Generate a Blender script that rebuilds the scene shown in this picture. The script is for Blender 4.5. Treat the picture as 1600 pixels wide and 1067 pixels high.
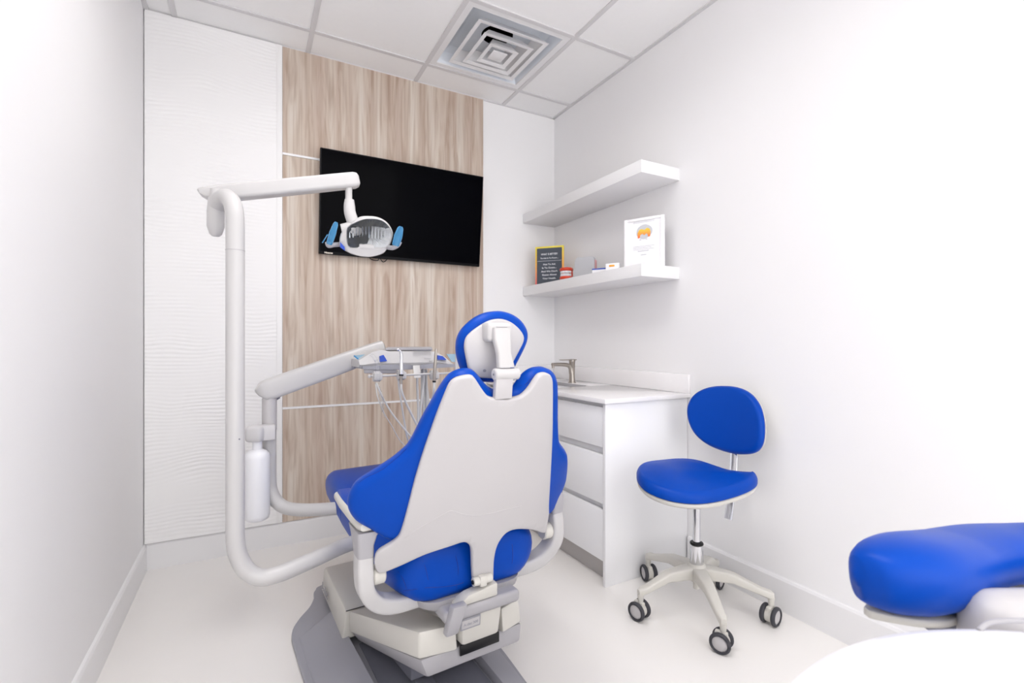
import bpy, bmesh, math, random
from mathutils import Vector, Matrix, noise
from mathutils.bvhtree import BVHTree
random.seed(7)
for o in list(bpy.data.objects): bpy.data.objects.remove(o)
C = bpy.context.scene.collection
PI = math.pi
# ------------------------------------------------------------------ camera
H = 1.11; F = 752.0; YH = 535.0
YAW = math.atan2(410.0, F)
SA, CA = math.sin(YAW), math.cos(YAW)
cd = bpy.data.cameras.new('camera'); cam = bpy.data.objects.new('camera', cd); C.objects.link(cam)
cam.location = (0, 0, H); cam.rotation_euler = (PI/2, 0, -YAW)
cd.sensor_width = 36; cd.lens = F/1600*36; cd.shift_y = (YH-533.5)/1600
cd.clip_start = .02
cd.dof.use_dof = True; cd.dof.focus_distance = 1.75; cd.dof.aperture_fstop = 3.5
bpy.context.scene.camera = cam
# ------------------------------------------------------------------ light
w = bpy.data.worlds.new('world'); bpy.context.scene.world = w; w.use_nodes = True
w.node_tree.nodes['Background'].inputs[0].default_value = (1, .99, .988, 1)
w.node_tree.nodes['Background'].inputs[1].default_value = 2.3
def area(name, loc, rot, sx, sy, e, col=(1, .99, .985), spread=180):
    l = bpy.data.lights.new(name, 'AREA'); l.shape = 'RECTANGLE'; l.size = sx; l.size_y = sy; l.energy = e; l.color = col; l.spread = math.radians(spread)
    o = bpy.data.objects.new(name, l); C.objects.link(o); o.location = loc; o.rotation_euler = rot; return o
area('ceiling_light_near', (.42, 1.32, 2.70), (0, 0, 0), .6, 1.0, 8.6, spread=165)
area('ceiling_light_rear', (.42, .3, 2.70), (0, 0, 0), .6, 1.0, 3.0, spread=100)
vs = bpy.context.scene.view_settings
vs.view_transform = 'Standard'; vs.look = 'None'; vs.exposure = 0.55; vs.gamma = 1; vs.use_curve_mapping = False
# ------------------------------------------------------------------ projection of points of the photograph on real surfaces
O = Vector((0, 0, H))
def ray(px, py):
    t = (px-800)/F; v = (YH-py)/F
    return Vector((SA+CA*t, CA-SA*t, v))
def W(px, py, d): return O + ray(px, py)*d
def cut(px, py, f, a=.2, b=6):
    """first point of the view ray where f(point) changes sign"""
    r = ray(px, py); n = 120; p0 = f(O+r*a)
    for i in range(1, n+1):
        t = a+(b-a)*i/n; p1 = f(O+r*t)
        if (p0 < 0) != (p1 < 0):
            lo, hi = t-(b-a)/n, t
            for _ in range(30):
                m = (lo+hi)/2
                if (f(O+r*m) < 0) == (p0 < 0): lo = m
                else: hi = m
            return O+r*lo
        p0 = p1
    return O+r*1.5
def onY(px, py, Y): r = ray(px, py); return O+r*(Y/r.y)
def onX(px, py, X): r = ray(px, py); return O+r*(X/r.x)
def onZ(px, py, z): r = ray(px, py); return O+r*((z-H)/r.z)
# ------------------------------------------------------------------ materials
def srgb(r, g, b):
    f = lambda c: (c/255/12.92) if c/255 <= .04045 else ((c/255+.055)/1.055)**2.4
    return (f(r), f(g), f(b), 1)
def mat(name, col, rough=.5, metal=0, spec=.5, coat=0, trans=0, alpha=1, nvar=0, nscale=8, bump=0, bscale=60, ior=1.45):
    m = bpy.data.materials.new(name); m.use_nodes = True; nt = m.node_tree; b = nt.nodes['Principled BSDF']
    col = srgb(*col) if max(col) > 1 else tuple(col)+(1,)
    b.inputs['Base Color'].default_value = col; b.inputs['Roughness'].default_value = rough
    b.inputs['Metallic'].default_value = metal; b.inputs['Specular IOR Level'].default_value = spec
    b.inputs['Coat Weight'].default_value = coat; b.inputs['Coat Roughness'].default_value = .15
    b.inputs['Transmission Weight'].default_value = trans; b.inputs['Alpha'].default_value = alpha; b.inputs['IOR'].default_value = ior
    tc = nt.nodes.new('ShaderNodeTexCoord')
    if nvar:
        n = nt.nodes.new('ShaderNodeTexNoise'); n.inputs['Scale'].default_value = nscale; n.inputs['Detail'].default_value = 4
        mx = nt.nodes.new('ShaderNodeMix'); mx.data_type = 'RGBA'
        mx.inputs['A'].default_value = tuple(c*(1-nvar) for c in col[:3])+(1,); mx.inputs['B'].default_value = tuple(min(1, c*(1+nvar)) for c in col[:3])+(1,)
        nt.links.new(tc.outputs['Object'], n.inputs['Vector']); nt.links.new(n.outputs['Fac'], mx.inputs['Factor'])
        nt.links.new(mx.outputs['Result'], b.inputs['Base Color'])
    if bump:
        n = nt.nodes.new('ShaderNodeTexNoise'); n.inputs['Scale'].default_value = bscale; n.inputs['Detail'].default_value = 3
        bp = nt.nodes.new('ShaderNodeBump'); bp.inputs['Strength'].default_value = bump; bp.inputs['Distance'].default_value = .002
        nt.links.new(tc.outputs['Object'], n.inputs['Vector']); nt.links.new(n.outputs['Fac'], bp.inputs['Height']); nt.links.new(bp.outputs['Normal'], b.inputs['Normal'])
    return m
M = {}
M['wall'] = mat('wall_paint', (246, 245, 246), .55, spec=.3, nvar=.01, nscale=2, bump=.03, bscale=250)
M['wall_left'] = mat('left_wall_paint', (244, 243, 244), .5, spec=.3, nvar=.01, nscale=2)
M['ceil'] = mat('ceiling_tile', (251, 250, 250), .8, spec=.2, nvar=.015, nscale=40, bump=.1, bscale=400)
M['grid'] = mat('ceiling_grid', (220, 218, 219), .5)
M['trimw'] = mat('white_trim', (240, 239, 240), .35)
M['floor'] = mat('polished_floor', (246, 243, 240), .12, spec=.5, nvar=.02, nscale=3, bump=.02, bscale=5)
M['wave'] = mat('wavy_panel_white', (247, 246, 246), .45, spec=.3, nvar=.01, nscale=4)
M['cab'] = mat('cabinet_lacquer', (248, 248, 250), .25, spec=.4, nvar=.01, nscale=5)
M['gap'] = mat('cabinet_shadow_rail', (236, 236, 238), .4)
M['toe'] = mat('toe_kick', (196, 192, 190), .35)
M['quartz'] = mat('worktop_quartz', (246, 244, 245), .12, spec=.5, nvar=.015, nscale=14)
M['chrome'] = mat('chrome', (225, 226, 230), .12, 1, nvar=.03, nscale=30)
M['nickel'] = mat('brushed_nickel', (175, 168, 160), .28, 1, nvar=.04, nscale=60)
M['black'] = mat('black_plastic', (14, 14, 18), .4, nvar=.1, nscale=20)
M['screen'] = mat('tv_glass', (2, 2, 5), .10, spec=.03, nvar=.2, nscale=3)
M['bezel'] = mat('tv_bezel', (7, 7, 11), .4, spec=.2, nvar=.1)
M['blue'] = mat('blue_upholstery', (0, 68, 172), .36, spec=.17, nvar=.04, nscale=5, bump=.06, bscale=350)
M['bluedark'] = mat('blue_seam', (0, 44, 140), .5, nvar=.05)
M['shell'] = mat('chair_white_plastic', (194, 191, 192), .38, nvar=.012, nscale=4)
M['white'] = mat('white_enamel', (198, 196, 196), .3, nvar=.012, nscale=4)
M['cream'] = mat('cream_white_plastic', (212, 209, 202), .4, nvar=.02, nscale=5)
M['bracket'] = mat('bracket_grey', (206, 204, 205), .4, nvar=.02)
M['lgrey'] = mat('light_grey_plastic', (170, 168, 172), .4, nvar=.02)
M['grey'] = mat('grey_plastic', (158, 158, 166), .42, nvar=.03, nscale=6)
M['dgrey'] = mat('dark_grey_plastic', (120, 121, 132), .45, nvar=.04, nscale=6)
M['rubber'] = mat('grey_rubber', (62, 62, 68), .6, nvar=.08, nscale=30)
M['film'] = mat('blue_barrier_film', (90, 180, 235), .15, trans=.5, alpha=.8, nvar=.1, nscale=30)
M['paleblue'] = mat('pale_blue_film', (160, 195, 215), .2, alpha=.75, nvar=.08, nscale=30)
M['logo'] = mat('blue_label', (48, 84, 190), .4, nvar=.05)
M['mirror'] = mat('reflector_mirror', (205, 212, 220), .08, 1, nvar=.05, nscale=80)
M['satin'] = mat('painted_bright_reflection', (232, 233, 236), .25, .1, nvar=.12, nscale=90)  # bright reflection of the lamp reflector painted as a pale colour
M['clear'] = mat('clear_plastic', (240, 243, 245), .06, trans=.9, alpha=.22, nvar=.02)
M['bottle'] = mat('frosted_bottle', (246, 246, 250), .3, trans=.1, nvar=.01)
M['hose'] = mat('hose_white', (214, 214, 212), .4, nvar=.03, nscale=20)
M['navy'] = mat('painted_dark_reflection', (30, 40, 62), .15, .8, nvar=.2, nscale=50)  # dark reflection and see-through of the lamp reflector put into the colour
M['slate'] = mat('slate_board', (76, 82, 92), .6, nvar=.05, nscale=20)
M['ink'] = mat('white_ink', (232, 232, 236), .6, nvar=.02)
M['red'] = mat('gum_red', (218, 70, 42), .3, nvar=.08, nscale=40)
M['pink'] = mat('pink_edge', (225, 170, 172), .5, nvar=.04)
M['orange'] = mat('logo_orange', (250, 170, 60), .5, nvar=.1, nscale=30)
M['greybox'] = mat('soft_grey', (190, 190, 194), .5, nvar=.02)
M['acrylic'] = mat('white_card', (250, 249, 252), .3, nvar=.01)
M['faint'] = mat('pale_print', (205, 206, 212), .6, nvar=.03)
M['duct'] = mat('duct_blue_grey', (240, 245, 252), .5, nvar=.03)
M['counterwhite'] = mat('bright_white_enamel', (252, 251, 253), .25, nvar=.005)
# yellow to pink edge, a printed gradient on the sign itself
m = bpy.data.materials.new('sign_edge_gradient'); m.use_nodes = True; nt = m.node_tree
tc = nt.nodes.new('ShaderNodeTexCoord'); sp = nt.nodes.new('ShaderNodeSeparateXYZ'); cr = nt.nodes.new('ShaderNodeValToRGB')
cr.color_ramp.elements[0].color = srgb(240, 110, 120); cr.color_ramp.elements[1].color = srgb(240, 222, 80)
e = cr.color_ramp.elements.new(.55); e.color = srgb(250, 185, 80)
nt.links.new(tc.outputs['Generated'], sp.inputs[0]); nt.links.new(sp.outputs['Z'], cr.inputs[0]); nt.links.new(cr.outputs[0], nt.nodes['Principled BSDF'].inputs['Base Color'])
M['signedge'] = m
m = bpy.data.materials.new('logo_gradient'); m.use_nodes = True; nt = m.node_tree
tc = nt.nodes.new('ShaderNodeTexCoord'); sp = nt.nodes.new('ShaderNodeSeparateXYZ'); cr = nt.nodes.new('ShaderNodeValToRGB')
cr.color_ramp.elements[0].color = srgb(245, 105, 70); cr.color_ramp.elements[1].color = srgb(252, 216, 70)
nt.links.new(tc.outputs['Generated'], sp.inputs[0]); nt.links.new(sp.outputs['Z'], cr.inputs[0]); nt.links.new(cr.outputs[0], nt.nodes['Principled BSDF'].inputs['Base Color'])
M['logograd'] = m
# wood laminate
def wood():
    m = bpy.data.materials.new('wood_laminate'); m.use_nodes = True; nt = m.node_tree; N = nt.nodes.new; L = nt.links.new
    b = nt.nodes['Principled BSDF']; b.inputs['Roughness'].default_value = .5; b.inputs['Specular IOR Level'].default_value = .25
    tc = N('ShaderNodeTexCoord')
    def nz(sx, sz, sc, det, dist=0, off=0):
        mp = N('ShaderNodeMapping'); mp.inputs['Scale'].default_value = (sx, 1, sz); mp.inputs['Location'].default_value = (off, off*.7, off*.3)
        n = N('ShaderNodeTexNoise'); n.inputs['Scale'].default_value = sc; n.inputs['Detail'].default_value = det; n.inputs['Distortion'].default_value = dist
        L(tc.outputs['Object'], mp.inputs[0]); L(mp.outputs[0], n.inputs['Vector']); return n
    broad = nz(13, .35, 1, 2, .3); fine = nz(60, 1.6, 1, 5, .5, 3); mid = nz(20, 1.7, 1, 2, 1.6, 8)
    def ramp(src, c):
        r = N('ShaderNodeValToRGB'); r.color_ramp.elements[0].position = c[0][0]; r.color_ramp.elements[0].color = srgb(*c[0][1])
        r.color_ramp.elements[1].position = c[-1][0]; r.color_ramp.elements[1].color = srgb(*c[-1][1])
        for p, k in c[1:-1]: q = r.color_ramp.elements.new(p); q.color = srgb(*k)
        L(src, r.inputs[0]); return r
    r1 = ramp(broad.outputs['Fac'], [(.36, (200, 182, 169)), (.5, (213, 200, 188)), (.62, (222, 213, 203))])
    r2 = ramp(fine.outputs['Fac'], [(.34, (222, 212, 204)), (.5, (246, 243, 240)), (.7, (255, 255, 255))])
    r3 = ramp(mid.outputs['Fac'], [(.34, (218, 204, 194)), (.50, (248, 244, 240)), (.62, (255, 255, 255))])
    m1 = N('ShaderNodeMix'); m1.data_type = 'RGBA'; m1.blend_type = 'MULTIPLY'; m1.inputs['Factor'].default_value = .7
    L(r1.outputs[0], m1.inputs['A']); L(r2.outputs[0], m1.inputs['B'])
    m2 = N('ShaderNodeMix'); m2.data_type = 'RGBA'; m2.blend_type = 'MULTIPLY'; m2.inputs['Factor'].default_value = .65
    L(m1.outputs['Result'], m2.inputs['A']); L(r3.outputs[0], m2.inputs['B']); L(m2.outputs['Result'], b.inputs['Base Color'])
    return m
M['wood'] = wood()
# ------------------------------------------------------------------ mesh builder
def cr_closed(p, n=6):
    r = []; k = len(p)
    for i in range(k):
        a, b, c, d = p[i-1], p[i], p[(i+1) % k], p[(i+2) % k]
        for j in range(n):
            t = j/n
            r.append(tuple(.5*((2*b[q])+(-a[q]+c[q])*t+(2*a[q]-5*b[q]+4*c[q]-d[q])*t*t+(-a[q]+3*b[q]-3*c[q]+d[q])*t**3) for q in range(len(b))))
    return r
def cr_open(p, n=6):
    p = [tuple(q) for q in p]; r = []
    q = [tuple(2*a-b for a, b in zip(p[0], p[1]))]+p+[tuple(2*a-b for a, b in zip(p[-1], p[-2]))]
    for i in range(1, len(q)-2):
        a, b, c, d = q[i-1:i+3]
        for j in range(n):
            t = j/n
            r.append(tuple(.5*((2*b[k])+(-a[k]+c[k])*t+(2*a[k]-5*b[k]+4*c[k]-d[k])*t*t+(-a[k]+3*b[k]-3*c[k]+d[k])*t**3) for k in range(len(b))))
    r.append(p[-1]); return r
def resample(p, step):
    q = []; L = 0; k = len(p); P = [Vector(a) for a in p]; seg = [(P[(i+1) % k]-P[i]).length for i in range(k)]; tot = sum(seg)
    n = max(8, int(tot/step)); i = 0; acc = 0
    for j in range(n):
        s = tot*j/n
        while acc+seg[i] < s: acc += seg[i]; i += 1
        t = (s-acc)/max(seg[i], 1e-9); q.append(P[i].lerp(P[(i+1) % k], t))
    return q
def frame(axis, up=(0, 0, 1)):
    z = Vector(axis).normalized(); u = Vector(up)
    if abs(z.dot(u.normalized())) > .98: u = Vector((1, 0, 0)) if abs(z.x) < .9 else Vector((0, 1, 0))
    x = u.cross(z).normalized(); y = z.cross(x)
    m = Matrix((x, y, z)).transposed().to_4x4(); return m
class B:
    def __init__(s): s.v = []; s.f = []; s.n0 = 0
    def add(s, vs, fs, mtx=None):
        k = len(s.v); s.v += [(mtx @ Vector(a)) if mtx else Vector(a) for a in vs]; s.f += [tuple(i+k for i in f) for f in fs]; return s
    def bm(s, t, mtx=None):
        t.verts.ensure_lookup_table(); t.verts.index_update()
        s.add([a.co.copy() for a in t.verts], [[a.index for a in f.verts] for f in t.faces], mtx); t.free(); return s
    def box(s, c, size, bev=0, rot=None, seg=2):
        t = bmesh.new(); bmesh.ops.create_cube(t, size=1)
        for a in t.verts: a.co = Vector((a.co.x*size[0], a.co.y*size[1], a.co.z*size[2]))
        if bev: bmesh.ops.bevel(t, geom=list(t.edges), offset=bev, segments=seg, profile=.5, affect='EDGES')
        m = Matrix.Translation(Vector(c))
        if rot is not None: m = m @ (rot if isinstance(rot, Matrix) else Matrix.Rotation(rot, 4, 'Z'))
        return s.bm(t, m)
    def span(s, a, b, bev=0, seg=2):
        a = Vector(a); b = Vector(b); return s.box((a+b)/2, [abs(k) for k in (b-a)], bev, None, seg)
    def hexa(s, p, bev=0, seg=2):   # p: 4 bottom, 4 top points
        t = bmesh.new(); v = [t.verts.new(Vector(a)) for a in p]
        for f in ((3, 2, 1, 0), (4, 5, 6, 7), (0, 1, 5, 4), (1, 2, 6, 5), (2, 3, 7, 6), (3, 0, 4, 7)): t.faces.new([v[i] for i in f])
        bmesh.ops.recalc_face_normals(t, faces=t.faces)
        if bev: bmesh.ops.bevel(t, geom=list(t.edges), offset=bev, segments=seg, profile=.5, affect='EDGES')
        return s.bm(t)
    def prism(s, pts, ext, bev=0, seg=2):
        t = bmesh.new(); v = [t.verts.new(Vector(a)) for a in pts]; f = t.faces.new(v)
        r = bmesh.ops.extrude_face_region(t, geom=[f]); nv = [g for g in r['geom'] if isinstance(g, bmesh.types.BMVert)]
        bmesh.ops.translate(t, verts=nv, vec=Vector(ext)); bmesh.ops.recalc_face_normals(t, faces=t.faces)
        if bev:
            es = [e for e in t.edges if len(e.link_faces) == 2 and e.calc_face_angle(0) > .6]
            bmesh.ops.bevel(t, geom=es, offset=bev, segments=seg, profile=.5, affect='EDGES')
        return s.bm(t)
    def loft(s, rings, cap=True, closed=False):
        k = len(s.v); n = len(rings[0])
        for r in rings: s.v += [Vector(a) for a in r]
        m = len(rings)
        for i in range(m if closed else m-1):
            for j in range(n):
                a = i*n+j; b = i*n+(j+1) % n; c = ((i+1) % m)*n+(j+1) % n; d = ((i+1) % m)*n+j
                s.f.append((k+a, k+b, k+c, k+d))
        if cap and not closed:
            s.f.append(tuple(k+j for j in range(n))[::-1]); s.f.append(tuple(k+(m-1)*n+j for j in range(n)))
        return s
    def tube(s, pts, r, seg=16, sm=0, cap=True, flat=1, up=None):
        P = [Vector(a) for a in (cr_open(pts, sm) if sm else pts)]; n = len(P)
        R = r if isinstance(r, (list, tuple)) else [r, r]
        rad = lambda i: (lambda q: R[int(q)]+(R[min(int(q)+1, len(R)-1)]-R[int(q)])*(q-int(q)))(i/(n-1)*(len(R)-1))
        rings = []; x = None
        for i in range(n):
            d = (P[min(i+1, n-1)]-P[max(i-1, 0)]).normalized()
            if x is None:
                u = Vector(up) if up else (Vector((0, 0, 1)) if abs(d.z) < .95 else Vector((1, 0, 0)))
                x = u.cross(d).normalized()
            else: x = (x-d*x.dot(d)).normalized()
            y = d.cross(x); q = rad(i)
            rings.append([P[i]+(x*math.cos(2*PI*j/seg)+y*math.sin(2*PI*j/seg)*flat)*q for j in range(seg)])
        return s.loft(rings, cap)
    def lathe(s, prof, o, axis=(0, 0, 1), seg=32, up=(0, 0, 1)):
        m = Matrix.Translation(Vector(o)) @ frame(axis, up)
        rings = [[m @ Vector((r*math.cos(2*PI*j/seg), r*math.sin(2*PI*j/seg), h)) for j in range(seg)] for r, h in prof]
        return s.loft(rings)
    def ball(s, c, r, sc=(1, 1, 1), rot=None, seg=20):
        t = bmesh.new(); bmesh.ops.create_uvsphere(t, u_segments=seg, v_segments=seg//2+2, radius=r)
        m = Matrix.Translation(Vector(c)) @ (rot or Matrix.Identity(4)) @ Matrix.Diagonal((*sc, 1)); return s.bm(t, m)
    def torus(s, c, R, r, axis=(0, 0, 1), seg=28, k=10):
        m = Matrix.Translation(Vector(c)) @ frame(axis)
        rings = [[m @ Vector(((R+r*math.cos(2*PI*j/k))*math.cos(2*PI*i/seg), (R+r*math.cos(2*PI*j/k))*math.sin(2*PI*i/seg), r*math.sin(2*PI*j/k))) for j in range(k)] for i in range(seg)]
        return s.loft(rings, False, True)
    def pillow(s, out, re, tf, tb, mapf, step=.02, df=0, db=0, nr=4, osp=.01, falloff=.06, refront=None):
        """padded or plate like body from a flat outline: rounded rim, dome df / db on the two sides"""
        out = resample(out, osp)
        ar = sum(a.x*b.y-b.x*a.y for a, b in zip(out, out[1:]+out[:1]))
        if ar < 0: out = out[::-1]
        def dist(p):
            b = 1e9
            for i in range(len(out)):
                a, c = out[i], out[(i+1) % len(out)]; ab = c-a; t = max(0, min(1, (p-a).dot(ab)/max(ab.length_squared, 1e-12)))
                b = min(b, (p-a-ab*t).length)
            return b
        for side, th, dome in ((1, tf, df), (-1, tb, db)):
            t = bmesh.new(); v = [t.verts.new((a.x, a.y, 0)) for a in out]; f = t.faces.new(v)
            if side < 0: pass
            h = {}; cur = f; prev = 0
            for k in range(1, nr+1):
                th_ = PI/2*k/nr; off = re*(1-math.cos(th_))
                bmesh.ops.inset_region(t, faces=[cur], thickness=max(off-prev, 1e-5), use_even_offset=False, use_boundary=True)
                prev = off
                for a in cur.verts: a.co.z = side*th*math.sin(th_)
            xs = [a.co.x for a in cur.verts]; ys = [a.co.y for a in cur.verts]
            inner = set([cur])
            def cutp(co, no):
                gf = [a for a in t.faces if abs(sum(q.co.z for q in a.verts)/len(a.verts)-side*th) < 1e-7]
                ge = set(e for a in gf for e in a.edges); gv = set(q for a in gf for q in a.verts)
                bmesh.ops.bisect_plane(t, geom=gf+list(ge)+list(gv), plane_co=co, plane_no=no)
            if dome or step < 1:
                x = min(xs)+step
                while x < max(xs)-1e-3: cutp((x, 0, 0), (1, 0, 0)); x += step
                y = min(ys)+step
                while y < max(ys)-1e-3: cutp((0, y, 0), (0, 1, 0)); y += step
            vs_ = []
            for a in t.verts:
                z = a.co.z
                if dome and abs(abs(z)-th) < 1e-7:
                    z += side*dome*(1-math.exp(-(dist(Vector((a.co.x, a.co.y)))-re)/falloff)) if True else 0
                vs_.append(mapf(a.co.x, a.co.y, z))
            t.verts.index_update(); k = len(s.v); s.v += vs_
            for a in t.faces:
                q = [k+b.index for b in a.verts]; s.f.append(tuple(q if side > 0 else q[::-1]))
            t.free()
        return s
    def apply(s, m): s.v = [m @ a for a in s.v]; return s
RM = {}
def link(o, parent=None):
    C.objects.link(o)
    if parent: o.parent = parent
    return o
def root(name, label, cat, loc=(0, 0, 0), rz=0, group=None):
    o = bpy.data.objects.new(name, None); link(o); o.location = loc; o.rotation_euler = (0, 0, rz); o.empty_display_size = .1
    RM[o.name] = Matrix.Translation(Vector(loc)) @ Matrix.Rotation(rz, 4, 'Z'); o['label'] = label; o['category'] = cat
    if group: o['group'] = group
    return o
def obj(name, b, m, parent=None, label=None, cat=None, kind=None, smooth=True, weld=True, ang=38, loc=None, group=None):
    Mx = RM[parent.name] if parent else Matrix.Translation(Vector(loc)) if loc else Matrix.Identity(4)
    inv = Mx.inverted(); me = bpy.data.meshes.new(name); me.from_pydata([inv @ a for a in b.v], [], b.f)
    t = bmesh.new(); t.from_mesh(me)
    if weld: bmesh.ops.remove_doubles(t, verts=t.verts, dist=1e-5)
    bmesh.ops.recalc_face_normals(t, faces=t.faces); t.to_mesh(me); t.free()
    me.materials.append(M[m] if isinstance(m, str) else m); me.validate(); me.update()
    if smooth:
        for p in me.polygons: p.use_smooth = True
        me.set_sharp_from_angle(angle=math.radians(ang))
    o = bpy.data.objects.new(name, me); link(o, parent); RM[o.name] = Mx
    if loc and not parent: o.location = loc
    if label: o['label'] = label
    if cat: o['category'] = cat
    if kind: o['kind'] = kind
    if group: o['group'] = group
    return o
def text_b(txt, size, mtx, depth=.0006, align='CENTER', width=None):
    cu = bpy.data.curves.new('t', 'FONT'); cu.body = txt; cu.size = size; cu.extrude = depth; cu.align_x = align; cu.offset = size*.02
    o = bpy.data.objects.new('t', cu); C.objects.link(o); dg = bpy.context.evaluated_depsgraph_get()
    me = bpy.data.meshes.new_from_object(o.evaluated_get(dg)); b = B()
    vs_ = [v.co.copy() for v in me.vertices]
    if width and vs_:
        x0 = min(v.x for v in vs_); x1 = max(v.x for v in vs_); k = width/(x1-x0)
        for v in vs_: v.x *= k
    b.add(vs_, [tuple(p.vertices) for p in me.polygons], mtx)
    bpy.data.objects.remove(o); bpy.data.meshes.remove(me); return b
def struct(name, b, m, smooth=False, **k): return obj(name, b, m, kind='structure', smooth=smooth, **k)
# ------------------------------------------------------------------ room
XL, XR, YF, YB, ZC = -.452, 1.942, 2.92, -1.9, 2.73
struct('floor', B().span((XL-.1, YB, -.1), (XR+.1, YF+.1, 0)), 'floor')
struct('wall_left', B().span((XL-.1, YB, 0), (XL, YF+.1, ZC+.1)), 'wall_left')
struct('wall_right', B().span((XR, YB, 0), (XR+.1, YF+.1, ZC+.1)), 'wall')
struct('wall_far', B().span((XL, YF, 0), (XR, YF+.1, ZC+.1)), 'wall')
# ceiling: tiles set in a T bar grid
gx = [-.943, -.328, .287, .903, 1.519]; gy = [2.70, 2.087, 1.474, .861, .248, -.365, -.978, -1.591]
VX0, VX1, VY0, VY1 = .903, 1.519, 2.087, 2.70
b = B(); X = [XL]+[g for g in gx if g > XL]+[XR]; Y = [YF]+gy+[YB]
for i in range(len(X)-1):
    for j in range(len(Y)-1):
        if abs(X[i]-VX0) < .01 and abs(Y[j]-VY1) < .01: continue
        b.span((X[i]+.002, Y[j+1]+.002, ZC+.004), (X[i+1]-.002, Y[j]-.002, ZC+.022))
struct('ceiling', b, 'ceil')
b = B()
for g in gx[1:]: b.span((g-.012, YB, ZC-.002), (g+.012, YF, ZC+.012))
for g in gy: b.span((XL, g-.012, ZC-.0022), (XR, g+.012, ZC+.0118))
b.span((XR-.02, YB, ZC-.003), (XR, YF, ZC+.01)); b.span((XL, YB, ZC-.003), (XL+.02, YF, ZC+.01)); b.span((XL, YF-.012, ZC-.003), (XR, YF, ZC+.01))
struct('trim_1', b, 'grid')
b = B(); b.span((XL, YB, ZC+.23), (XR, YF, ZC+.25)); struct('trim_2', b, 'ceil')
def baseboard(name, a, bb, nrm, h=.128):
    a = Vector(a); bb = Vector(bb); n = Vector(nrm); prof = [(0, 0), (.013, 0), (.013, h-.012), (.008, h-.003), (0, h)]
    B_ = B().loft([[p+n*u+Vector((0, 0, v)) for u, v in prof] for p in (a, bb)]); struct(name, B_, 'trimw')
baseboard('baseboard_far', (XL, YF, 0), (1.5, YF, 0), (0, -1, 0))
baseboard('baseboard_left', (XL, YB, 0), (XL, YF, 0), (1, 0, 0))
baseboard('baseboard_right', (XR, YB, 0), (XR, 1.70, 0), (-1, 0, 0), .138)
# wood boards and trims on far wall
WX0 = onY(441.5, 500, YF-.015).x; WX1 = onY(755, 400, YF-.015).x
zt1 = onY(443, 240, YF-.015).z; zt2 = onY(440, 638, YF-.015).z
for z0, z1, lab in ((.128, zt2-.006, 'lowest wood-grain laminate board on the far wall, behind the chair seat'), (zt2+.006, zt1-.006, 'tall middle wood-grain laminate board on the far wall, behind the television'), (zt1+.006, ZC-.004, 'top wood-grain laminate board on the far wall, meeting the ceiling')):
    obj('wood_panel', B().span((WX0, YF-.015, z0), (WX1, YF-.0005, z1), .001), 'wood', label=lab, cat='wall panel', smooth=False, loc=((WX0+WX1)/2, YF, z0), group='wood-grain boards on the far wall')
for k, z in ((3, zt2), (4, zt1)): struct('trim_%d' % k, B().span((WX0, YF-.019, z-.0058), (WX1, YF-.001, z+.0058)), 'trimw')
# wavy panel
b = B(); x0 = XL+.004; x1 = onY(432, 500, YF-.02).x; nx, nz = 56, 640; zz0, zz1 = .130, ZC-.004
for i in range(nz+1):
    for j in range(nx+1):
        x = x0+(x1-x0)*j/nx; z = zz0+(zz1-zz0)*i/nz
        ph = noise.noise(Vector((x*2.6, z*2.4, 3)))*13+noise.noise(Vector((x*7, z*9, 9)))*3.4
        am = .0010*max(0, .6+1.3*noise.noise(Vector((x*4, z*7, 5))))
        b.v.append(Vector((x, YF-.018+am*math.sin(2*PI*z/.0195+ph), z)))
for i in range(nz):
    for j in range(nx):
        a = i*(nx+1)+j; b.f.append((a, a+1, a+nx+2, a+nx+1))
b.span((x0, YF-.014, zz0), (x1, YF-.0005, zz1)); b.span((x1, YF-.022, zz0), (WX0-.001, YF-.0005, zz1), .002)
obj('textured_panel', b, 'wave', label='white wall panel with horizontal ripples, at the left of the far wall', cat='wall panel', loc=(x0, YF, zz0), ang=70)
# ------------------------------------------------------------------ ceiling vent
cx, cy = (VX0+VX1)/2, (VY0+VY1)/2
vent = root('ceiling_vent', 'square white ceiling air vent with concentric louvres', 'air vent', (cx, cy, ZC))
def ringsq(h1, z1, h2, z2, th=.004):
    b = B(); s = [(-1, -1), (1, -1), (1, 1), (-1, 1)]
    R = lambda h, z: [Vector((cx+a*h, cy+c*h, z)) for a, c in s]
    return b.loft([R(h1, z1), R(h2, z2), R(h2-th*.3, z2+th), R(h1-th*.3, z1+th)], False, True)
obj('frame', ringsq(.296, ZC+.001, .262, ZC+.001, .006), 'trimw', vent, smooth=False)
b = B(); s4 = [(-1, -1), (1, -1), (1, 1), (-1, 1)]
def sqring(h, z, n=64):
    r = []
    for i in range(n):
        t = 2*PI*i/n+PI/4; k = h/max(abs(math.cos(t)), abs(math.sin(t))); r.append(Vector((cx+k*math.cos(t), cy+k*math.sin(t), z)))
    return r
def circ(h, z, n=64): return [Vector((cx+h*math.cos(2*PI*i/n+PI/4), cy+h*math.sin(2*PI*i/n+PI/4), z)) for i in range(n)]
b.loft([sqring(.262, ZC+.003), sqring(.235, ZC+.062), sqring(.2, ZC+.085), circ(.088, ZC+.09), circ(.088, ZC+.094), sqring(.205, ZC+.09), sqring(.24, ZC+.066), sqring(.268, ZC+.007)], False, True); obj('recess', b, 'duct', vent, smooth=False)
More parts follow.
